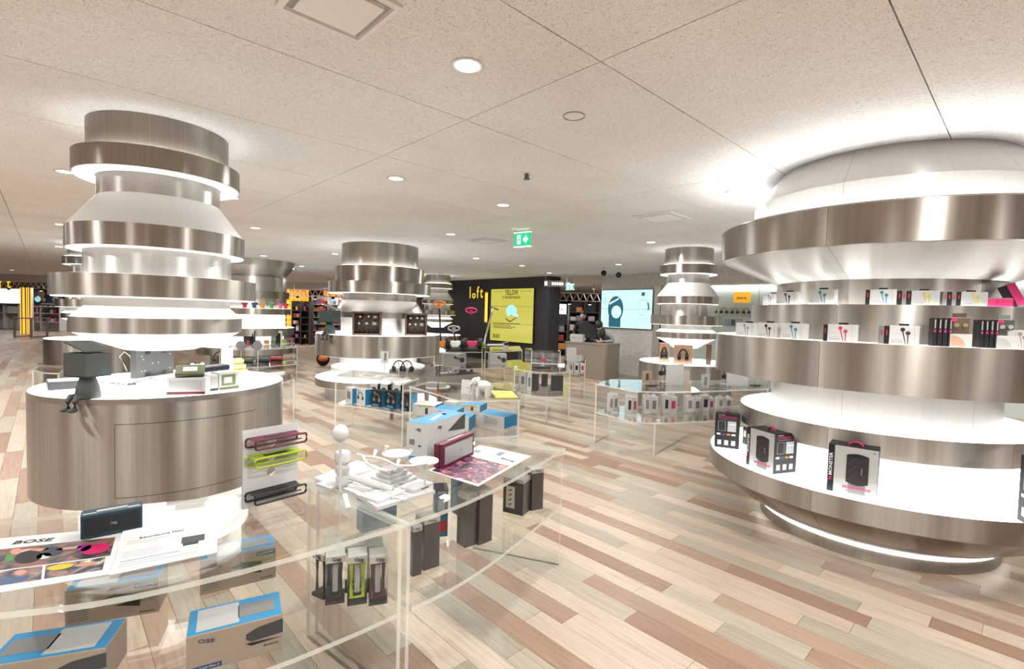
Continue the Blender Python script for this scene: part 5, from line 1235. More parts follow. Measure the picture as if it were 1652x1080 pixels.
for i, (x0, x1, lb) in enumerate(((918, 925, 'white toy box, left one near the cash desk'), (926, 934, 'white toy box with a black figure, middle one near the cash desk'), (936, 943, 'white toy box with red print, right one near the cash desk'))):
    small_box(lb, x0, x1, 601, 601, 586 + i * .5, .52, .12, PWHITE, None, (MGREY, BLACK, RED)[i], group=GT, name='toy_box')
P = at(838, 592, .74); t = thing('yellow_disc', 'tilted yellow round sign at the left end of the showcase table', 'sign', (P.x, P.y, .60)); part(t, 'disc', B().lathe([(.001, 0), (.12, 0), (.12, .01), (.001, .01)], 24, c=(0, 0, .12), axis='y'), YELP, True); part(t, 'sticker', B().box((-.05, -.012, .12), (.06, .004, .06)), TEAL2); part(t, 'stand', B().tube([(0, .01, -.60), (0, .01, .1)], .008, 8), SILV)
# table before the slim column
GW_ = 'white boxes with hang tabs before the slim column'
for i, (x0, x1, yb, yt) in enumerate(((982, 990, 665, 637), (990, 997, 664, 637), (1011, 1020, 669, 639), (1020, 1028, 668, 641), (1039, 1049, 668, 638), (1049, 1061, 667, 640), (1070, 1080, 667, 638), (1080, 1092, 666, 641), (1107, 1119, 666, 640), (1119, 1131, 665, 642), (1132, 1144, 664, 638), (1144, 1152, 662, 643), (1158, 1168, 660, 641), (1170, 1181, 659, 642))):
    t = small_box('white box with a hang tab before the slim column, %s from left' % ORD[i], x0, x1, yb, yb, yt, TS, .08, PWHITE, None, (EAR_W, MGREY, EAR_K, EAR_P)[i % 4], group=GW_, name='cable_box')
    w_ = .1; part(t, 'hang_tab', B().box((0, .04, max(.12, zat(x0, yt, at(x0, yb, TS)) - TS) + .012), (.05, .005, .03)), PWHITE)
def up_card(name, label, x0, x1, yb, yt, m, z=TZ, extra=None):
    P0, w_, rz, h_ = px_box((x0, yb), (x1, yb), z, yt); t = thing(name, label, 'sign', (P0.x, P0.y, z), rz)
    part(t, 'card', B().box((0, 0, h_ / 2), (w_, .012, h_)), m); part(t, 'foot', B().box((0, .03, .003), (w_ * .9, .08, .006)), GLASS)
    if extra: part(t, 'print', B().box((0, -.0075, h_ * .5), (w_ * .3, .003, h_ * .6)), extra)
up_card('wood_card', 'light wooden card at the left of the table before the slim column', 1036, 1051, 617, 599, hexm('pale_wood', 205, 175, 145), extra=BROWN)
up_card('blank_sign', 'large blank white panel before the slim column', 1074, 1102, 621, 588, PWHITE); up_card('cream_card', 'narrow cream card beside the blank white panel', 1103, 1112, 617, 598, CREAM)
up_card('leaflet_holder', 'holder of standing leaflets before the slim column', 1131, 1144, 626, 604, LABEL, extra=MGREY); up_card('blank_sign', 'blank white panel beside the big column, under its second shelf', 1172, 1206, 623, 601, PWHITE)
headphones('black headphones left of the blank white panel', at(1069, 616, TZ), TZ, .9, .15, base_h=.09); headphones('black and amber headphones beside the big column', at(1167, 620, TZ), TZ, 1.2, .13, BLACK, ORNG, base_h=.08)
for i, (px, lb) in enumerate(((1050, 'small black phone lying before the wooden card'), (1147, 'small tray of cables beside the leaflet holder'), (1218, 'small black gadget at the right end of the table'))):
    P = at(px, 623, TZ); t = thing('small_gadget', lb, 'gadget', (P.x, P.y, TZ), .4); part(t, 'body', B().box((0, 0, .008), (.12, .07, .014)), BLACK if i != 1 else MGREY, bevel=.003); part(t, 'lead', B().tube([(.05, 0, .01), (.1, .03, .008), (.13, -.02, .006)], .003, 5), INK)
# column shelf before the pale screen: framed headphone posters
def poster(label, px0, px1, yb, yt, r, m=PEACH, hp=True):
    pm_, a_ = ang_of(C4, (px0 + px1) / 2, yb, r)[1], 0; rz = -math.atan2(pm_.x, pm_.y); P = Vector((pm_.x, pm_.y, .865)); w_ = (px1 - px0) / FPX * pm_.y; h_ = zat((px0 + px1) / 2, yt, P) - .865
    t = thing('headphone_display', label, 'display', P, rz); part(t, 'case', B().box((0, .05, h_ / 2), (w_, .10, h_)), m)
    if hp:
        part(t, 'headband', B().tube([(w_ * .2 * math.cos(a), -.03, h_ * .52 + h_ * .26 * math.sin(a)) for a in [math.pi * k / 12 for k in range(13)]], .012, 6), BLACK, True)
        for sx in (-1, 1): part(t, 'ear_cup', B().cyl((sx * w_ * .2 - .025, -.03, h_ * .38), .055, .05, 14, axis='x'), BLACK, True)
poster('peach display case with black headphones on the slim column counter', 1087, 1116, 583, 557, .66); poster('narrow peach display case with headphones, left one on the slim column counter', 1063, 1079, 581, 554, .62); poster('narrow brown display case at the right of the slim column counter', 1139, 1147, 582, 556, .6, BROWN, False)
# camera cases on the middle column
def camera_case(label, px0, px1, yb, yt):
    pm_ = ang_of(C3, (px0 + px1) / 2, yb, .98)[1]; rz = -math.atan2(pm_.x, pm_.y) * .6; w_ = (px1 - px0) / FPX * pm_.y; P = Vector((pm_.x, pm_.y, 1.168)); h_ = zat((px0 + px1) / 2, yt, P) - 1.168
    t = thing('camera_case', label, 'display case', P, rz); d_ = .14; k = .03
    part(t, 'back', B().box((0, d_ - .01, h_ / 2), (w_, .02, h_)), BROWN)
    for c, dd in (((0, d_ / 2, k / 2), (w_, d_, k)), ((0, d_ / 2, h_ - k / 2), (w_, d_, k)), ((-w_ / 2 + k / 2, d_ / 2, h_ / 2), (k, d_, h_)), ((w_ / 2 - k / 2, d_ / 2, h_ / 2), (k, d_, h_))): part(t, 'frame_board', B().box(c, dd), BROWN)
    for i in range(5): part(t, 'lens', B().cyl((-w_ * .34 + i * w_ * .17, d_ - .03, h_ * .2), w_ * .065, .05, 14, axis='y'), BLACK, True)
    for i, (x, z, ww) in enumerate(((-.28, .5, .16), (-.02, .5, .2), (.26, .5, .2), (-.25, .78, .16), (.05, .8, .1), (.28, .78, .18))):
        c = part(t, 'camera_body', B().box((x * w_, d_ - .045, z * h_), (ww * w_, .04, h_ * .15)), (BLACK, DGREY, MGREY)[i % 3]); part(c, 'camera_lens', B().cyl((x * w_, d_ - .065, z * h_), h_ * .05, .03, 12, axis='y'), LGREY, True)
    part(t, 'small_card', B().box((.05 * w_, d_ - .024, h_ * .8), (w_ * .1, .004, h_ * .14)), CREAM)
camera_case('wooden shadow case full of small cameras, left one on the middle column', 569, 614, 540, 503); camera_case('wooden shadow case full of small cameras, right one on the middle column', 653, 688, 541, 506)
pf = ang_of(C3, 532, 537, 1.06)[1]; boxhead('dark green seated figure with an open box for a head, on the middle column', Vector((pf.x, pf.y, 0)), -.25, .20, 1.168, hexm('figure_green', 55, 72, 66))
# small toys on the far stepped column
TOY = [hexm('toy_red', 190, 50, 60), hexm('toy_blue', 60, 80, 120), hexm('toy_orange', 220, 150, 60), hexm('toy_green', 90, 150, 90), hexm('toy_pink', 215, 110, 140)]
def toy(label, px, py, r, z, m, s=.16):
    p_ = ang_of(C5, px, py, r)[1]; t = thing('toy_figure', label, 'toy', (p_.x, p_.y, z), 0, 'small toys on the far stepped column')
    part(t, 'body', B().box((0, 0, s * .3), (s * .5, s * .3, s * .35)), m, bevel=.01); part(t, 'head', B().box((0, 0, s * .68), (s * .85, s * .4, s * .4)), m, bevel=.012)
    for sx in (-1, 1): part(t, 'foot', B().box((sx * s * .15, -.01, s * .06), (s * .2, s * .3, s * .12)), m)
for i, px in enumerate((395, 411, 424, 438, 452, 461)): toy('small square-headed toy on the far stepped column, %s from left' % ORD[i], px, 497, 1.0, 1.565, TOY[i % 5])
for i, px in enumerate((402, 416, 430, 441, 449, 457, 465, 472)):
    p_ = ang_of(C5, px, 557, 1.05)[1]; t = thing('speaker_tin', 'small coloured can on the bottom shelf of the far stepped column, %s from left' % ORD[i], 'can', (p_.x, p_.y, .583), 0, 'small cans on the far stepped column'); part(t, 'can', B().cyl((0, 0, 0), .06, .17, 14), (TOY + [LIME, OLIVE, MAROON])[i], True); part(t, 'lid', B().cyl((0, 0, .17), .05, .012, 14), LGREY, True)
for i, (px, m) in enumerate(((402, DGREY), (446, PWHITE))):
    p_ = ang_of(C5, px, 552, 1.10)[1]; h_ = .42; t = thing('phone_display', ('dark framed device upright on the far stepped column, left one', 'white framed device upright on the far stepped column, right one')[i], 'display', (p_.x, p_.y, .583), .2); part(t, 'frame', B().box((0, .03, h_ / 2), (.26, .03, h_)), m); part(t, 'device', B().box((.04, .01, h_ * .5), (.10, .02, h_ * .7)), BLACK)
# speakers on the acrylic table behind the counter
for i, (px, py, m, lb) in enumerate(((398, 585, hexm('sage_speaker', 110, 135, 110), 'grey green portable speaker behind the round counter, left one'), (424, 584, hexm('slate_speaker', 95, 105, 120), 'slate portable speaker behind the round counter, middle one'), (446, 582, hexm('coral_speaker', 200, 75, 90), 'coral red portable speaker behind the round counter, right one'))):
    P = at(px, py, TS + .01); t = thing('portable_speaker', lb, 'speaker', (P.x, P.y, TS), .2, 'coloured speakers behind the round counter'); part(t, 'body', B().cyl((-.12, 0, .055), .05, .24, 16, axis='x'), m, True); part(t, 'tray', B().box((0, 0, .004), (.28, .14, .008)), BLACK)
for i, (px, lb) in enumerate(((382, 'grey round hand mirror-shaped disc display, left one behind the counter'), (409, 'grey round hand mirror-shaped disc display, right one behind the counter'))):
    P = at(px + 6, 614, .62); t = thing('disc_display', lb, 'display', (P.x, P.y, .62), 0, 'round disc displays behind the counter'); h_ = zat(px, 558, P) - .62; part(t, 'pole', B().tube([(0, .012, 0), (0, .012, h_)], .006, 8), SILV); part(t, 'disc', B().cyl((0, 0.01, h_), .06, .02, 24, axis='y'), MGREY, True); part(t, 'base', B().cyl((0, .012, 0), .05, .008, 16), SILV, True)

# ================================================================== CASH DESK AND STAFF
LAM = mat('taupe_laminate', (.27, .225, .185), .45)
K_, E_ = at(976.5, 614.6, 0), at(1001, 611, 0)
zt_ = zat(976.5, 556, K_); Lf = at(912, 551.6, zt_); Lf.z = 0
desk = thing('cash_desk', 'taupe cash desk standing before the wall with the pale screen', 'counter', (K_.x, K_.y, 0), math.atan2(-(Lf - K_).y, -(Lf - K_).x))
dl_, dd_ = (Lf - K_).length, max(.6, (E_ - K_).length)
part(desk, 'front_panel', B().box((-dl_ / 2 - .01, .015, zt_ / 2 - .01), (dl_ - .02, .03, zt_ - .02)), LAM); part(desk, 'end_panel', B().box((-.015, dd_ / 2, zt_ / 2 - .01), (.03, dd_, zt_ - .02)), LAM); part(desk, 'end_panel', B().box((-dl_ + .015, dd_ / 2, zt_ / 2 - .01), (.03, dd_, zt_ - .02)), LAM)
part(desk, 'worktop', B().box((-dl_ / 2, dd_ / 2, zt_ - .01), (dl_ + .02, dd_ + .02, .03)), LAM); part(desk, 'corner_trim', B().box((.002, .002, zt_ / 2), (.03, .03, zt_)), STEELF)
DM = desk.matrix_basis
def DP(x, y, z): v = Matrix.Translation(desk.location) @ Matrix.Rotation(desk.rotation_euler.z, 4, 'Z') @ Vector((x, y, z)); return v
P = DP(-dl_ * .62, dd_ * .5, zt_ + .006); t = thing('till_monitor', 'black till monitor on the cash desk', 'monitor', P, desk.rotation_euler.z + .3)
part(t, 'screen', B().box((0, 0, .28), (.5, .05, .36), 0, 0, ('X', -.2)), BLACK, bevel=.01); part(t, 'stand', B().box((0, .03, .08), (.08, .06, .16)), BLACK); part(t, 'base', B().box((0, .02, .01), (.24, .2, .02)), BLACK)
for i, (x, ww) in enumerate(((-.86, .24), (-.72, .16))):
    P = DP(dl_ * x, dd_ * .22, zt_ + .006); t = carton('receipt_box', ('white card box at the left of the cash desk', 'white card box next to the till monitor')[i], 'box', P, desk.rotation_euler.z, ww, .12, .2, PWHITE, 'white boxes on the cash desk'); decal(t, 'print', LGREY, 'front', (0, 0, .1), ww * .6, .05)
SKIN = mat('skin', (.55, .36, .27), .55); HAIR = mat('dark_hair', (.012, .010, .009), .5); SHIRTG = mat('grey_shirt', (.36, .38, .38), .8); SHIRTB = mat('black_shirt', (.015, .015, .017), .8); TROU = mat('dark_trousers', (.03, .03, .04), .8)
def skin_body(name, parent, V, E, m, sub=2):
    me = bpy.data.meshes.new(name); me.from_pydata([v[0] for v in V], E, []); me.materials.append(m)
    o = link(name, me, parent)
    md = o.modifiers.new('skin', 'SKIN'); md.use_smooth_shade = True
    for sv, v in zip(me.skin_vertices[0].data, V):
        r = v[1]; sv.radius = (r, r) if not isinstance(r, tuple) else r; sv.use_root = False
    me.skin_vertices[0].data[0].use_root = True
    md2 = o.modifiers.new('sub', 'SUBSURF'); md2.levels = sub; md2.render_levels = sub
    return o
def person(label, loc, rz, lean, shirt, arms, seat_h=None, head_turn=(0, 0)):
    """facing local -y; lean tips the upper body forward; one continuous body grown from a joint skeleton"""
    t = thing('person', label, 'person', loc, rz)
    hip = Vector((0, 0, (seat_h or .92)));
    def up(d, y=0): return hip + Vector((0, -math.sin(lean) * d + y, math.cos(lean) * d))
    V = [(hip, (.15, .11)), (up(.16), (.135, .095)), (up(.34), (.165, .105)), (up(.47), (.15, .09)), (up(.53), .055), (up(.60), .05)]; E = [(0, 1), (1, 2), (2, 3), (3, 4), (4, 5)]
    sh = up(.46)
    for sx, (el, wr) in zip((-1, 1), arms):
        k = len(V); V += [(sh + Vector((sx * .19, 0, -.02)), .062), (Vector(el), .046), (Vector(wr), .033)]; E += [(3, k), (k, k + 1), (k + 1, k + 2)]
    for sx in (-1, 1):
        k = len(V)
        if seat_h: V += [(hip + Vector((sx * .1, 0, -.02)), .09), (hip + Vector((sx * .12, -.42, .0)), .07), (Vector((sx * .12, -.40, .10)), .045), (Vector((sx * .12, -.52, .05)), .04)]
        else: V += [(hip + Vector((sx * .1, 0, -.06)), .095), (Vector((sx * .11, -.02, .5)), .066), (Vector((sx * .11, .01, .09)), .045), (Vector((sx * .12, -.13, .05)), .04)]
        E += [(0, k), (k, k + 1), (k + 1, k + 2), (k + 2, k + 3)]
    body = skin_body('body', t, V, E, shirt)
    hc = up(.60) + Vector((0, -.02 - .05 * math.sin(lean), .10)) + Vector((head_turn[0], head_turn[1], 0))
    hd = part(t, 'head', B().sphere(hc, .095, 20, sc=(.86, 1.0, 1.22)), SKIN, True); tl = lean + .25
    f = Vector((0, -math.cos(tl), -math.sin(tl))); u = Vector((0, -math.sin(tl), math.cos(tl)))
    part(hd, 'nose', B().sphere(hc + f * .097 - u * .012, .016, 10, sc=(.8, 1, 1.3)), SKIN, True); part(hd, 'mouth', B().box(hc + f * .088 - u * .05, (.036, .012, .008)), mat('lips', (.4, .16, .14), .5))
    for sx in (-1, 1):
        part(hd, 'eye', B().sphere(hc + f * .086 + u * .012 + Vector((sx * .032, 0, 0)), .011, 8), BLACK, True); part(hd, 'ear', B().sphere(hc + Vector((sx * .083, .005, 0)), .024, 10, sc=(.4, .8, 1.2)), SKIN, True)
    part(t, 'hair', B().sphere(hc + u * .042 - f * .03, .103, 20, sc=(.95, 1.0, 1.08)), HAIR, True)
    for sx, (el, wr) in zip((-1, 1), arms):
        w_ = Vector(wr); d = (w_ - Vector(el)).normalized(); sd = d.cross(Vector((0, 0, 1))).normalized()
        hv = [(w_, .028), (w_ + d * .07, (.04, .02))]; he = [(0, 1)]
        for k, (o_, ln) in enumerate(((-.03, .062), (-.01, .075), (.01, .07), (.028, .055))):
            b0 = len(hv); hv += [(w_ + d * .09 + sd * o_, .010), (w_ + d * (.09 + ln * .55) + sd * o_ * 1.1 - Vector((0, 0, .008)), .009), (w_ + d * (.09 + ln) + sd * o_ * 1.1 - Vector((0, 0, .022)), .008)]; he += [(1, b0), (b0, b0 + 1), (b0 + 1, b0 + 2)]
        b0 = len(hv); hv += [(w_ + d * .03 + sd * -sx * .04, .011), (w_ + d * .07 + sd * -sx * .062 - Vector((0, 0, .006)), .009)]; he += [(0, b0), (b0, b0 + 1)]
        skin_body('hand', t, hv, he, SKIN, 1)
    return t
dz = desk.rotation_euler.z; zt2 = zt_ + .03
P = DP(-.42, dd_ + .2, 0)
t = person('person in a grey top with long dark hair bending over the cash desk to write', (P.x, P.y, 0), dz, 1.0, SHIRTG, [((-.30, -.28, zt2 + .03), (-.10, -.46, zt2 + .02)), ((.30, -.28, zt2 + .03), (.12, -.50, zt2 + .02))], head_turn=(0, .02))
part(t, 'long_hair', B().sphere((.06, -.50, 1.16), .10, 14, sc=(.9, .9, 1.4)), HAIR, True)
P = atd(942, 540, Lf.y + 1.4)
person('person in black standing behind the till monitor', (P.x, P.y, 0), dz + .2, .15, SHIRTB, [((-.28, -.08, 1.12), (-.20, -.30, 1.0)), ((.28, -.08, 1.12), (.20, -.30, 1.0))])

# ================================================================== RIDE-ON VEHICLES BEFORE THE YELLOW SCREEN
def ride_on(label, px, py, z, m, top_py, handle_m, rz=0., s=1.):
    P = at(px, py, z); t = thing('balance_vehicle', label, 'vehicle', (P.x, P.y, z), rz); h_ = zat(px, top_py, P) - z
    for sx in (-1, 1):
        wv = part(t, 'wheel', B().lathe([(.03, -.04), (.12, -.05), (.135, -.02), (.135, .02), (.12, .05), (.03, .04)], 24, c=(sx * .17, 0, .135), axis='x', closed=True), BLACK, True); part(wv, 'hub', B().cyl((sx * .17 - .045, 0, .135), .05, .09, 14, axis='x'), MGREY, True)
    part(t, 'fairing', B().add([(-.19, -.10, .19), (.19, -.10, .19), (.06, -.14, .06), (-.06, -.14, .06), (-.2, .08, .2), (.2, .08, .2), (.06, .08, .06), (-.06, .08, .06)], [(0, 3, 2, 1), (4, 5, 6, 7), (0, 1, 5, 4), (3, 7, 6, 2), (0, 4, 7, 3), (1, 2, 6, 5)]), m, bevel=.012)
    part(t, 'pole', B().tube([(0, -.02, .16), (-.03, -.02, h_ * .6), (-.05, -.02, h_ - .08)], .02, 10), BLACK, True)
    part(t, 'handle_stem', B().tube([(-.045, -.02, h_ - .16), (-.05, -.02, h_ - .04)], [.02, .045], 10), handle_m, True)
    part(t, 'handlebar', B().tube([(-.05 + .13 * math.cos(a), -.02, h_ - .06 + .055 * math.sin(a)) for a in [6.2832 * k / 16 for k in range(16)]], .018, 8, closed=True), handle_m, True)
ride_on('white two-wheeled balance vehicle on the far acrylic table', 735, 564, TZ, WHITEG, 526, LGREY)
ride_on('magenta two-wheeled balance vehicle on the far acrylic table', 762, 564, TZ, hexm('magenta_plastic', 200, 30, 85), 497, hexm('magenta_plastic', 200, 30, 85))
P = at(712, 563, TZ); ride_on('orange two-wheeled balance vehicle beside the middle column', 711, 564, TZ, ORNG, 486, ORNG)
P = at(798, 563, TZ); t = thing('kick_scooter', 'white and green electric kick scooter in front of the yellow screen', 'scooter', (P.x, P.y, TZ))
k_ = P.y / FPX
SG = hexm('scooter_green', 140, 180, 50); h_ = zat(792, 497, P) - TZ
part(t, 'deck', B().box((.02, 0, .09), (.42, .11, .035), 0, 0, ('Y', -.03)), WHITEG, bevel=.01); part(t, 'deck_grip', B().box((.02, 0, .112), (.38, .09, .006), 0, 0, ('Y', -.03)), LGREY)
for x in (-.27, .27): w2 = part(t, 'wheel', B().lathe([(.02, -.02), (.06, -.025), (.07, 0), (.06, .025), (.02, .02)], 18, c=(x, 0, .07), axis='y', closed=True), SG if x < 0 else BLACK, True)
part(t, 'stem', B().tube([(-.26, 0, .08), (-.22, 0, .3), (-.06, 0, h_)], .022, 10), WHITEG, True); part(t, 'stem_stripe', B().tube([(-.21, -.018, .34), (-.09, -.018, h_ - .1)], .014, 8), SG, True)
part(t, 'handlebar', B().tube([(-.16, -.05, h_ + .02), (-.06, 0, h_), (.06, .06, h_ - .04)], .014, 8), BLACK, True); part(t, 'mudguard', B().box((.24, 0, .15), (.16, .08, .012), 0, 0, ('Y', -.25)), LGREY)
P = at(816, 566, TZ); t = thing('price_card', 'small white card at the rear wheel of the kick scooter', 'card', (P.x, P.y, TZ), .2); part(t, 'card', B().box((0, 0, .06), (.12, .006, .12)), PWHITE); part(t, 'foot', B().box((0, .02, .003), (.1, .05, .006)), GLASS)
def hover_box(label, x0, x1):
    P0, w_, rz, h_ = px_box((x0, 588), (x1, 588), TS, 571)
    t = carton('hoverboard_box', label, 'box', P0, rz, w_, .2, h_, PWHITE, 'white hoverboard boxes'); part(t, 'axle_picture', B().box((w_ * .12, -.001, h_ * .55), (w_ * .22, .002, h_ * .22), 0, 0, ('Y', .3)), MGREY)
    for x, z, r in ((-.02, .66, .13), (.28, .4, .24)): part(t, 'wheel_picture', B().lathe([(.001, 0), (r * h_, 0), (r * h_, .003), (.001, .003)], 16, c=(x * w_ + .02, -.0005, z * h_), axis='y'), DGREY, True)
    letter(t, 'M', h_ * .25, LGREY, 'front', (-w_ * .35, -.001, h_ * .25), width=w_ * .1)
hover_box('white hoverboard box under the white balance vehicle', 715, 752); hover_box('white hoverboard box under the kick scooter', 790, 817)
# folding scooter lying on the floor behind the steel table
P = at(726, 606, 0); t = thing('folding_scooter', 'grey folding scooter on the floor behind the steel table', 'scooter', (P.x, P.y, 0), .1)
for x in (-.42, .45): part(t, 'wheel', B().lathe([(.05, -.03), (.11, -.03), (.13, 0), (.11, .03), (.05, .03)], 20, c=(x, 0, .13), axis='y', closed=True), DGREY, True)
part(t, 'deck', B().box((.02, 0, .16), (.7, .14, .05)), MGREY, bevel=.015); part(t, 'white_bag', B().box((.1, -.02, .21), (.42, .12, .05)), WHITEG, bevel=.02); part(t, 'folded_stem', B().tube([(-.42, 0, .15), (-.44, 0, .3), (.3, 0, .26)], .025, 8), LGREY, True)
# orange and black helmet at the foot of the middle column
P = at(521, 591, 0); t = thing('orange_bag', 'black and orange round bag on the floor left of the middle column', 'bag', (P.x, P.y, 0)); part(t, 'shell', B().sphere((0, 0, .2), .2, 18, sc=(.9, .7, 1)), BLACK, True); part(t, 'flash', B().sphere((.02, -.06, .22), .16, 14, sc=(.9, .7, .6)), ORNG, True)

# ================================================================== NEIGHBOURING SHOPS FAR BACK
GOODS = [hexm('goods_%d' % i, *c) for i, c in enumerate(((205, 60, 70), (235, 225, 215), (220, 130, 160), (90, 130, 170), (240, 190, 90), (150, 60, 70), (245, 240, 235), (120, 160, 120), (160, 120, 170), (225, 110, 60)))]
RACKM = mat('rack_dark', (.05, .048, .045), .6)
def rack(label, px0, px1, depth, levels, goods_label, group, dens=.8, gh=(.12, .26), gw=(.07, .15), dd=.4, m=RACKM, pal=None, seed=1, h=None):
    rr = random.Random(seed); a, c = atd(px0, 500, depth), atd(px1, 500, depth); x0, x1 = a.x, c.x; y0 = depth; h = h or levels[-1] + .4
    t = thing('shop_rack', label, 'rack', ((x0 + x1) / 2, y0, 0)); w_ = x1 - x0
    for sx in (-1, 0, 1): part(t, 'upright', B().box((sx * (w_ / 2 - .02), dd / 2, h / 2), (.04, dd, h)), m)
    part(t, 'back_panel', B().box((0, dd + .01, h / 2), (w_, .02, h)), m)
    for z in levels:
        part(t, 'board', B().box((0, dd / 2, z - .015), (w_ - .08, dd, .03)), m)
        x = x0 + .06
        while x < x1 - .25:
            gw_ = rr.uniform(*gw)
            if rr.random() < dens and abs(x + gw_ / 2 - (x0 + x1) / 2) > .04 + gw_ / 2:
                gh_ = rr.uniform(*gh); o = part(None, 'packaged_goods', B().box((0, 0, gh_ / 2), (gw_, dd * .6, gh_)), rr.choice(pal or GOODS), bevel=.006); o.location = (x + gw_ / 2, y0 + dd * .4, z); tag(o, goods_label, 'packet', group)
            x += gw_ + rr.uniform(.006, .02)
    return t
# right: dark shop between the black front and the concrete wall
WARM = [hexm('warm_goods_%d' % i, *c) for i, c in enumerate(((225, 95, 80), (240, 225, 215), (215, 120, 130), (240, 160, 90), (150, 150, 160), (200, 170, 210), (180, 50, 60)))]
rack('dark rack of folded textiles behind the cash desk, left bay', 868, 917, 19.5, (.25, .6, .95, 1.25), 'folded textile pile in the left bay behind the cash desk', 'textiles in the left bay', .95, (.18, .3), (.18, .34), pal=WARM, seed=3)
rack('dark rack of folded textiles behind the cash desk, right bay', 918, 968, 20.0, (.3, .65, 1.0, 1.4, 1.75), 'folded textile pile in the right bay behind the cash desk', 'textiles in the right bay', .9, (.14, .24), (.18, .34), pal=WARM, seed=5)
P0, P1 = atd(868, 490, 20.4), atd(913, 520, 20.4); t = thing('light_box', 'bright white light box high in the dark shop behind the showcase', 'light box', ((P0.x + P1.x) / 2, 20.42, P1.z)); part(t, 'panel', B().box((0, 0, (P0.z - P1.z) / 2), (P1.x - P0.x, .03, P0.z - P1.z)), lit('light_box_face', (.95, 1, .97), 1.6)); part(t, 'frame', B().box((0, .03, (P0.z - P1.z) / 2), (P1.x - P0.x + .08, .03, P0.z - P1.z + .08)), BLACK)
t = thing('hanging_plant', 'dark hanging garland in front of the bright light box', 'plant', (atd(885, 500, 20.0).x, 20.1, 1.75)); rr = random.Random(4)
part(t, 'stem', B().tube([(-.3, 0, .75), (0, 0, .5), (.2, 0, .2), (.45, 0, .3)], .015, 6), BLACK); lf = B()
for k in range(44):
    f = k / 44; c = Vector((-.4 + .9 * f + rr.uniform(-.12, .12), rr.uniform(-.1, .1), .7 - .5 * f + rr.uniform(-.15, .15))); part(t, 'leaf', B().sphere(c, .05, 6, sc=(1, .4, .7)), BLACK)
def truss(label, px0, px1, depth, z, m, n=8):
    a, c = atd(px0, 480, depth).x, atd(px1, 480, depth).x; t = thing('lighting_truss', label, 'truss', ((a + c) / 2, depth, z)); w_ = c - a
    for dz in (0, .28): part(t, 'chord', B().tube([(-w_ / 2, 0, dz), (w_ / 2, 0, dz)], .025, 6), m)
    for k in range(n): x = -w_ / 2 + w_ * k / n; part(t, 'brace', B().tube([(x, 0, 0), (x + w_ / n / 2, 0, .28)], .018, 5), m); part(t, 'brace', B().tube([(x + w_ / n / 2, 0, .28), (x + w_ / n, 0, 0)], .018, 5), m)
    for k in range(3):
        x = -w_ / 2 + w_ * (k + .5) / 3; l_ = part(t, 'spotlight', B().cyl((x, -.02, -.12), .06, .12, 12), BLACK, True); part(l_, 'spotlight_lens', B().cyl((x, -.02, -.125), .05, .004, 12), DOWN, True)
    for sx in (-1, 1): part(t, 'hanger', B().tube([(sx * w_ * .4, 0, .28), (sx * w_ * .4, 0, ZC - z)], .012, 5), m)
TRM = mat('truss_metal', (.55, .48, .42), .4, .8)
truss('zigzag lighting truss in the dark shop behind the cash desk', 870, 968, 17.5, 2.12, TRM, 9); truss('zigzag lighting truss in the shop between the left and middle columns', 466, 552, 21.5, 2.12, TRM, 9); truss('zigzag lighting truss over the far left shop', 2, 80, 24.5, 2.2, TRM, 9)
# orange lattice wall with a dark pillar between the left and middle columns
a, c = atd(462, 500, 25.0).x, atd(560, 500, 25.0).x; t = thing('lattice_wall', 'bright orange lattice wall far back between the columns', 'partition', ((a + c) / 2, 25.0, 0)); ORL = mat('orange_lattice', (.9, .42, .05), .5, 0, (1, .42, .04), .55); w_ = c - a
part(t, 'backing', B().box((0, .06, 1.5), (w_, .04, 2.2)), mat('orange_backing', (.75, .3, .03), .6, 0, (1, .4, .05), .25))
for k in range(16): part(t, 'upright_bar', B().box((-w_ / 2 + w_ * (k + .5) / 16, 0, 1.5), (.09, .05, 2.2)), ORL)
for k in range(9): part(t, 'cross_bar', B().box((0, -.03, .6 + k * .25), (w_, .03, .08)), ORL)
P = atd(510, 500, 24.0); t = thing('round_pillar', 'dark round pillar before the orange lattice wall', 'pillar', (P.x, P.y, 0)); part(t, 'shaft', B().lathe([(.34, 0), (.34, ZC)], 24), BLACKM, True); part(t, 'base_ring', B().lathe([(.345, 0), (.36, 0), (.36, .1), (.345, .1)], 24, closed=True), DGREY, True)
rack('tall rack of colourful goods before the orange wall, left one', 470, 500, 21.5, (.3, .6, .9, 1.2, 1.5), 'small coloured packet on the left rack before the orange wall', 'packets on the left rack', .9, seed=8)
rack('tall rack of colourful goods before the orange wall, right one', 502, 556, 22.5, (.3, .6, .9, 1.2, 1.5, 1.8), 'small coloured packet on the right rack before the orange wall', 'packets on the right rack', .85, seed=9, m=mat('rack_pale', (.5, .45, .42), .6))
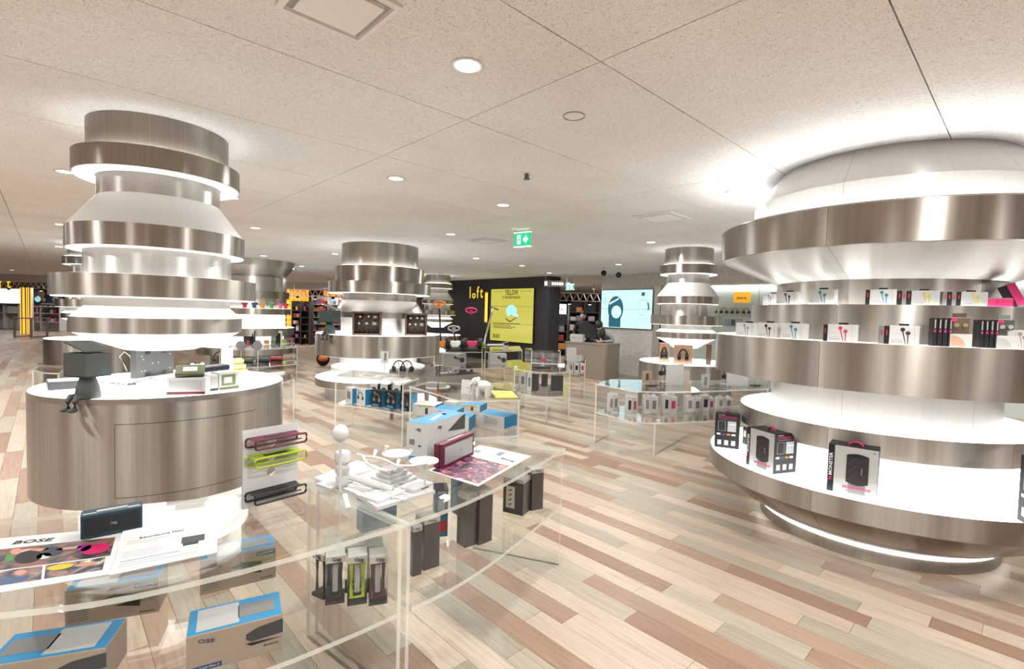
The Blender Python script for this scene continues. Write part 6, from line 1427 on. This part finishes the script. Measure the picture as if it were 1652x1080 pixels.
# far left shop
rack('long wall rack of boxed goods at the far left', -20, 30, 27.0, (.9, 1.35), 'boxed goods on the long wall rack at the far left', 'boxes at the far left', .9, (.22, .38), (.14, .3), seed=12, m=mat('rack_white', (.6, .58, .56), .6), pal=[PWHITE, GOODS[6], GOODS[2], GOODS[8], GOODS[7]])
rack('low rack of small red and white goods behind the dark display board', 34, 96, 26.0, (.5, .95, 1.3), 'small red or white packet under the dark display board', 'packets under the display board', .9, (.15, .3), (.09, .2), seed=13, m=MATS['rack_white'], pal=[GOODS[0], PWHITE, GOODS[2], GOODS[6], DGREY])
P0, P1 = atd(53, 468, 25.2), atd(97, 494, 25.2); t = thing('display_board', 'dark hanging board with round pictures at the far left', 'sign', ((P0.x + P1.x) / 2, 25.2, P1.z)); w_, h_ = P1.x - P0.x, P0.z - P1.z
part(t, 'board', B().box((0, .02, h_ / 2), (w_, .04, h_)), mat('slate_board', (.03, .045, .06), .6))
for x, z, r, m_ in ((-.42, .7, .2, MGREY), (-.2, .75, .26, PEACH), (-.32, .42, .2, TEAL2), (-.1, .38, .14, PEACH), (.35, .42, .22, PWHITE)): part(t, 'round_picture', B().lathe([(.001, 0), (r * h_, 0), (r * h_, .01), (.001, .01)], 14, c=(x * w_, -.002, z * h_), axis='y'), m_, True)
part(t, 'blue_picture', B().box((.1 * w_, -.004, h_ * .5), (w_ * .16, .008, h_ * .3)), NAVY)
for k in range(9): part(t, 'white_character', B().box((-.18 * w_ + k * .07 * w_, -.004, h_ * .12), (w_ * .045, .008, h_ * .09)), PWHITE)
for sx in (-1, 1): part(t, 'hanger', B().box((sx * w_ * .4, .02, h_ + (ZC - P0.z) / 2), (.02, .02, ZC - P0.z)), BLACK)
for i, px in enumerate((37, 43, 50)):
    P = atd(px, 500, 23.5); t = thing('striped_post', 'upright orange and white post at the far left, %s of three' % ORD[i], 'post', (P.x, P.y, 0), 0, 'orange posts at the far left'); part(t, 'post', B().box((0, 0, 1.1), (.16, .1, 2.2)), PWHITE)
    for sx in (-1, 1): part(t, 'orange_strip', B().box((sx * .06, -.055, 1.1), (.035, .01, 2.2)), ORG)
P0, P1 = atd(2, 466, 27.0), atd(36, 490, 27.0); t = thing('light_box', 'pale blue white light box behind the orange posts', 'light box', ((P0.x + P1.x) / 2, 26.9, P1.z)); part(t, 'panel', B().box((0, 0, (P0.z - P1.z) / 2), (P1.x - P0.x, .03, P0.z - P1.z)), lit('pale_box_face', (.85, .95, 1), 1.3)); part(t, 'frame', B().box((0, .03, (P0.z - P1.z) / 2), (P1.x - P0.x + .1, .03, P0.z - P1.z + .1)), DGREY)
P0, P1 = atd(-14, 448, 24.0), atd(16, 466, 24.0); t = thing('shop_sign', 'yellow letters cut off by the left picture edge, far back', 'sign', ((P0.x + P1.x) / 2, 24.0, P1.z)); h_ = P0.z - P1.z
for k, ch in enumerate('oft'): letter(t, ch, h_ * 1.1, YEL, 'front', (-.45 + k * .42, 0, h_ * .5), squash=1.3, bold=.03, name='letter')
part(t, 'hanger', B().box((0, .02, h_ + .1), (1.3, .02, .02)).box((-.5, .02, h_ + (ZC - P1.z - h_) / 2), (.012, .012, ZC - P1.z - h_)), BLACK)
def frame_table(label, px0, px1, depth, zt, m):
    a, c = atd(px0, 500, depth).x, atd(px1, 500, depth).x; w_ = c - a; t = thing('frame_table', label, 'table', ((a + c) / 2, depth, 0)); part(t, 'top', B().box((0, .4, zt - .02), (w_, .8, .04)), m)
    for sx in (-1, 1):
        for y in (.04, .76): part(t, 'leg', B().box((sx * (w_ / 2 - .04), y, zt / 2 - .02), (.06, .06, zt - .04)), m)
        part(t, 'foot_rail', B().box((sx * (w_ / 2 - .04), .4, .04), (.05, .66, .05)), m)
frame_table('grey frame table with open legs at the far left', 20, 50, 21.0, .85, MGREY)
# soffit along the far left shops
struct('trim_2', B().box((-19, 23.0, 2.62), (24, .2, .32)), WHITE)
# far downlights added to brighten the neighbouring shops
for i, (x, y) in enumerate([(-20, 18), (-15, 18), (-10, 18), (-5, 19), (0, 19.5), (4, 18), (-22, 23.5), (-17, 23.5), (-12, 22), (-8, 22), (-14, 13), (-10, 13), (-18, 14), (-6, 14), (1, 14), (7, 14), (10, 11), (8, 8), (11, 6), (-22, 28), (-16, 28), (-26, 25), (-23, 26), (-20, 25.6), (-12, 24), (-9.5, 20.5), (-11.5, 20.5), (2, 18), (4, 17), (3.5, 21.5), (6, 19)]):
    downlight(x, y, 'added small far downlight over the neighbouring shops')

# ---------------------------------------------------------------- products in the niche beside the brand sign
def niche(px, py, off): return wallp(px, py, UN - off)
a, c = niche(1152, 509, .12), niche(1212, 509, .12); d = c - a; rz = math.atan2(d.y, d.x); zz = (a.z + c.z) / 2; w_ = Vector((d.x, d.y, 0)).length
t = thing('glass_wall_shelf', 'glass wall shelf under the orange sign in the mint niche', 'shelf', ((a.x + c.x) / 2, (a.y + c.y) / 2, zz), rz)
part(t, 'pane', B().box((0, 0, -.006), (w_, .24, .012)), [GLASS, GEDGE])
for sx in (-1, 1): part(t, 'bracket', B().box((sx * w_ * .42, .09, -.03), (.02, .06, .04)), SILV)
for i in range(6):
    P = a.lerp(c, .12 + i * .15); headphones('small black headset with a yellow band on the niche shelf, %s from left' % ORD[i], P, zz, rz, .16, EARY if i % 2 == 0 else BLACK, BLACK, stand=True, base_h=.05, group='headsets on the niche shelf')
for i, (x0, x1) in enumerate(((1168, 1177), (1179, 1186), (1188, 1197))):
    a, c = niche(x0, 526, .03), niche(x1, 515, .03); d = c - a; t = thing('blue_picture', ('pale blue framed card below the niche shelf, left one', 'teal framed card below the niche shelf, middle one', 'white framed card below the niche shelf, right one')[i], 'picture', ((a.x + c.x) / 2, (a.y + c.y) / 2, a.z), math.atan2(d.y, d.x)); ww = Vector((d.x, d.y, 0)).length; hh = c.z - a.z
    part(t, 'frame', B().box((0, .012, hh / 2), (ww, .02, hh)), LGREY); part(t, 'print', B().box((0, 0, hh / 2), (ww * .8, .006, hh * .8)), (hexm('ice_blue', 170, 215, 225), hexm('deep_teal', 40, 110, 130), PWHITE)[i])
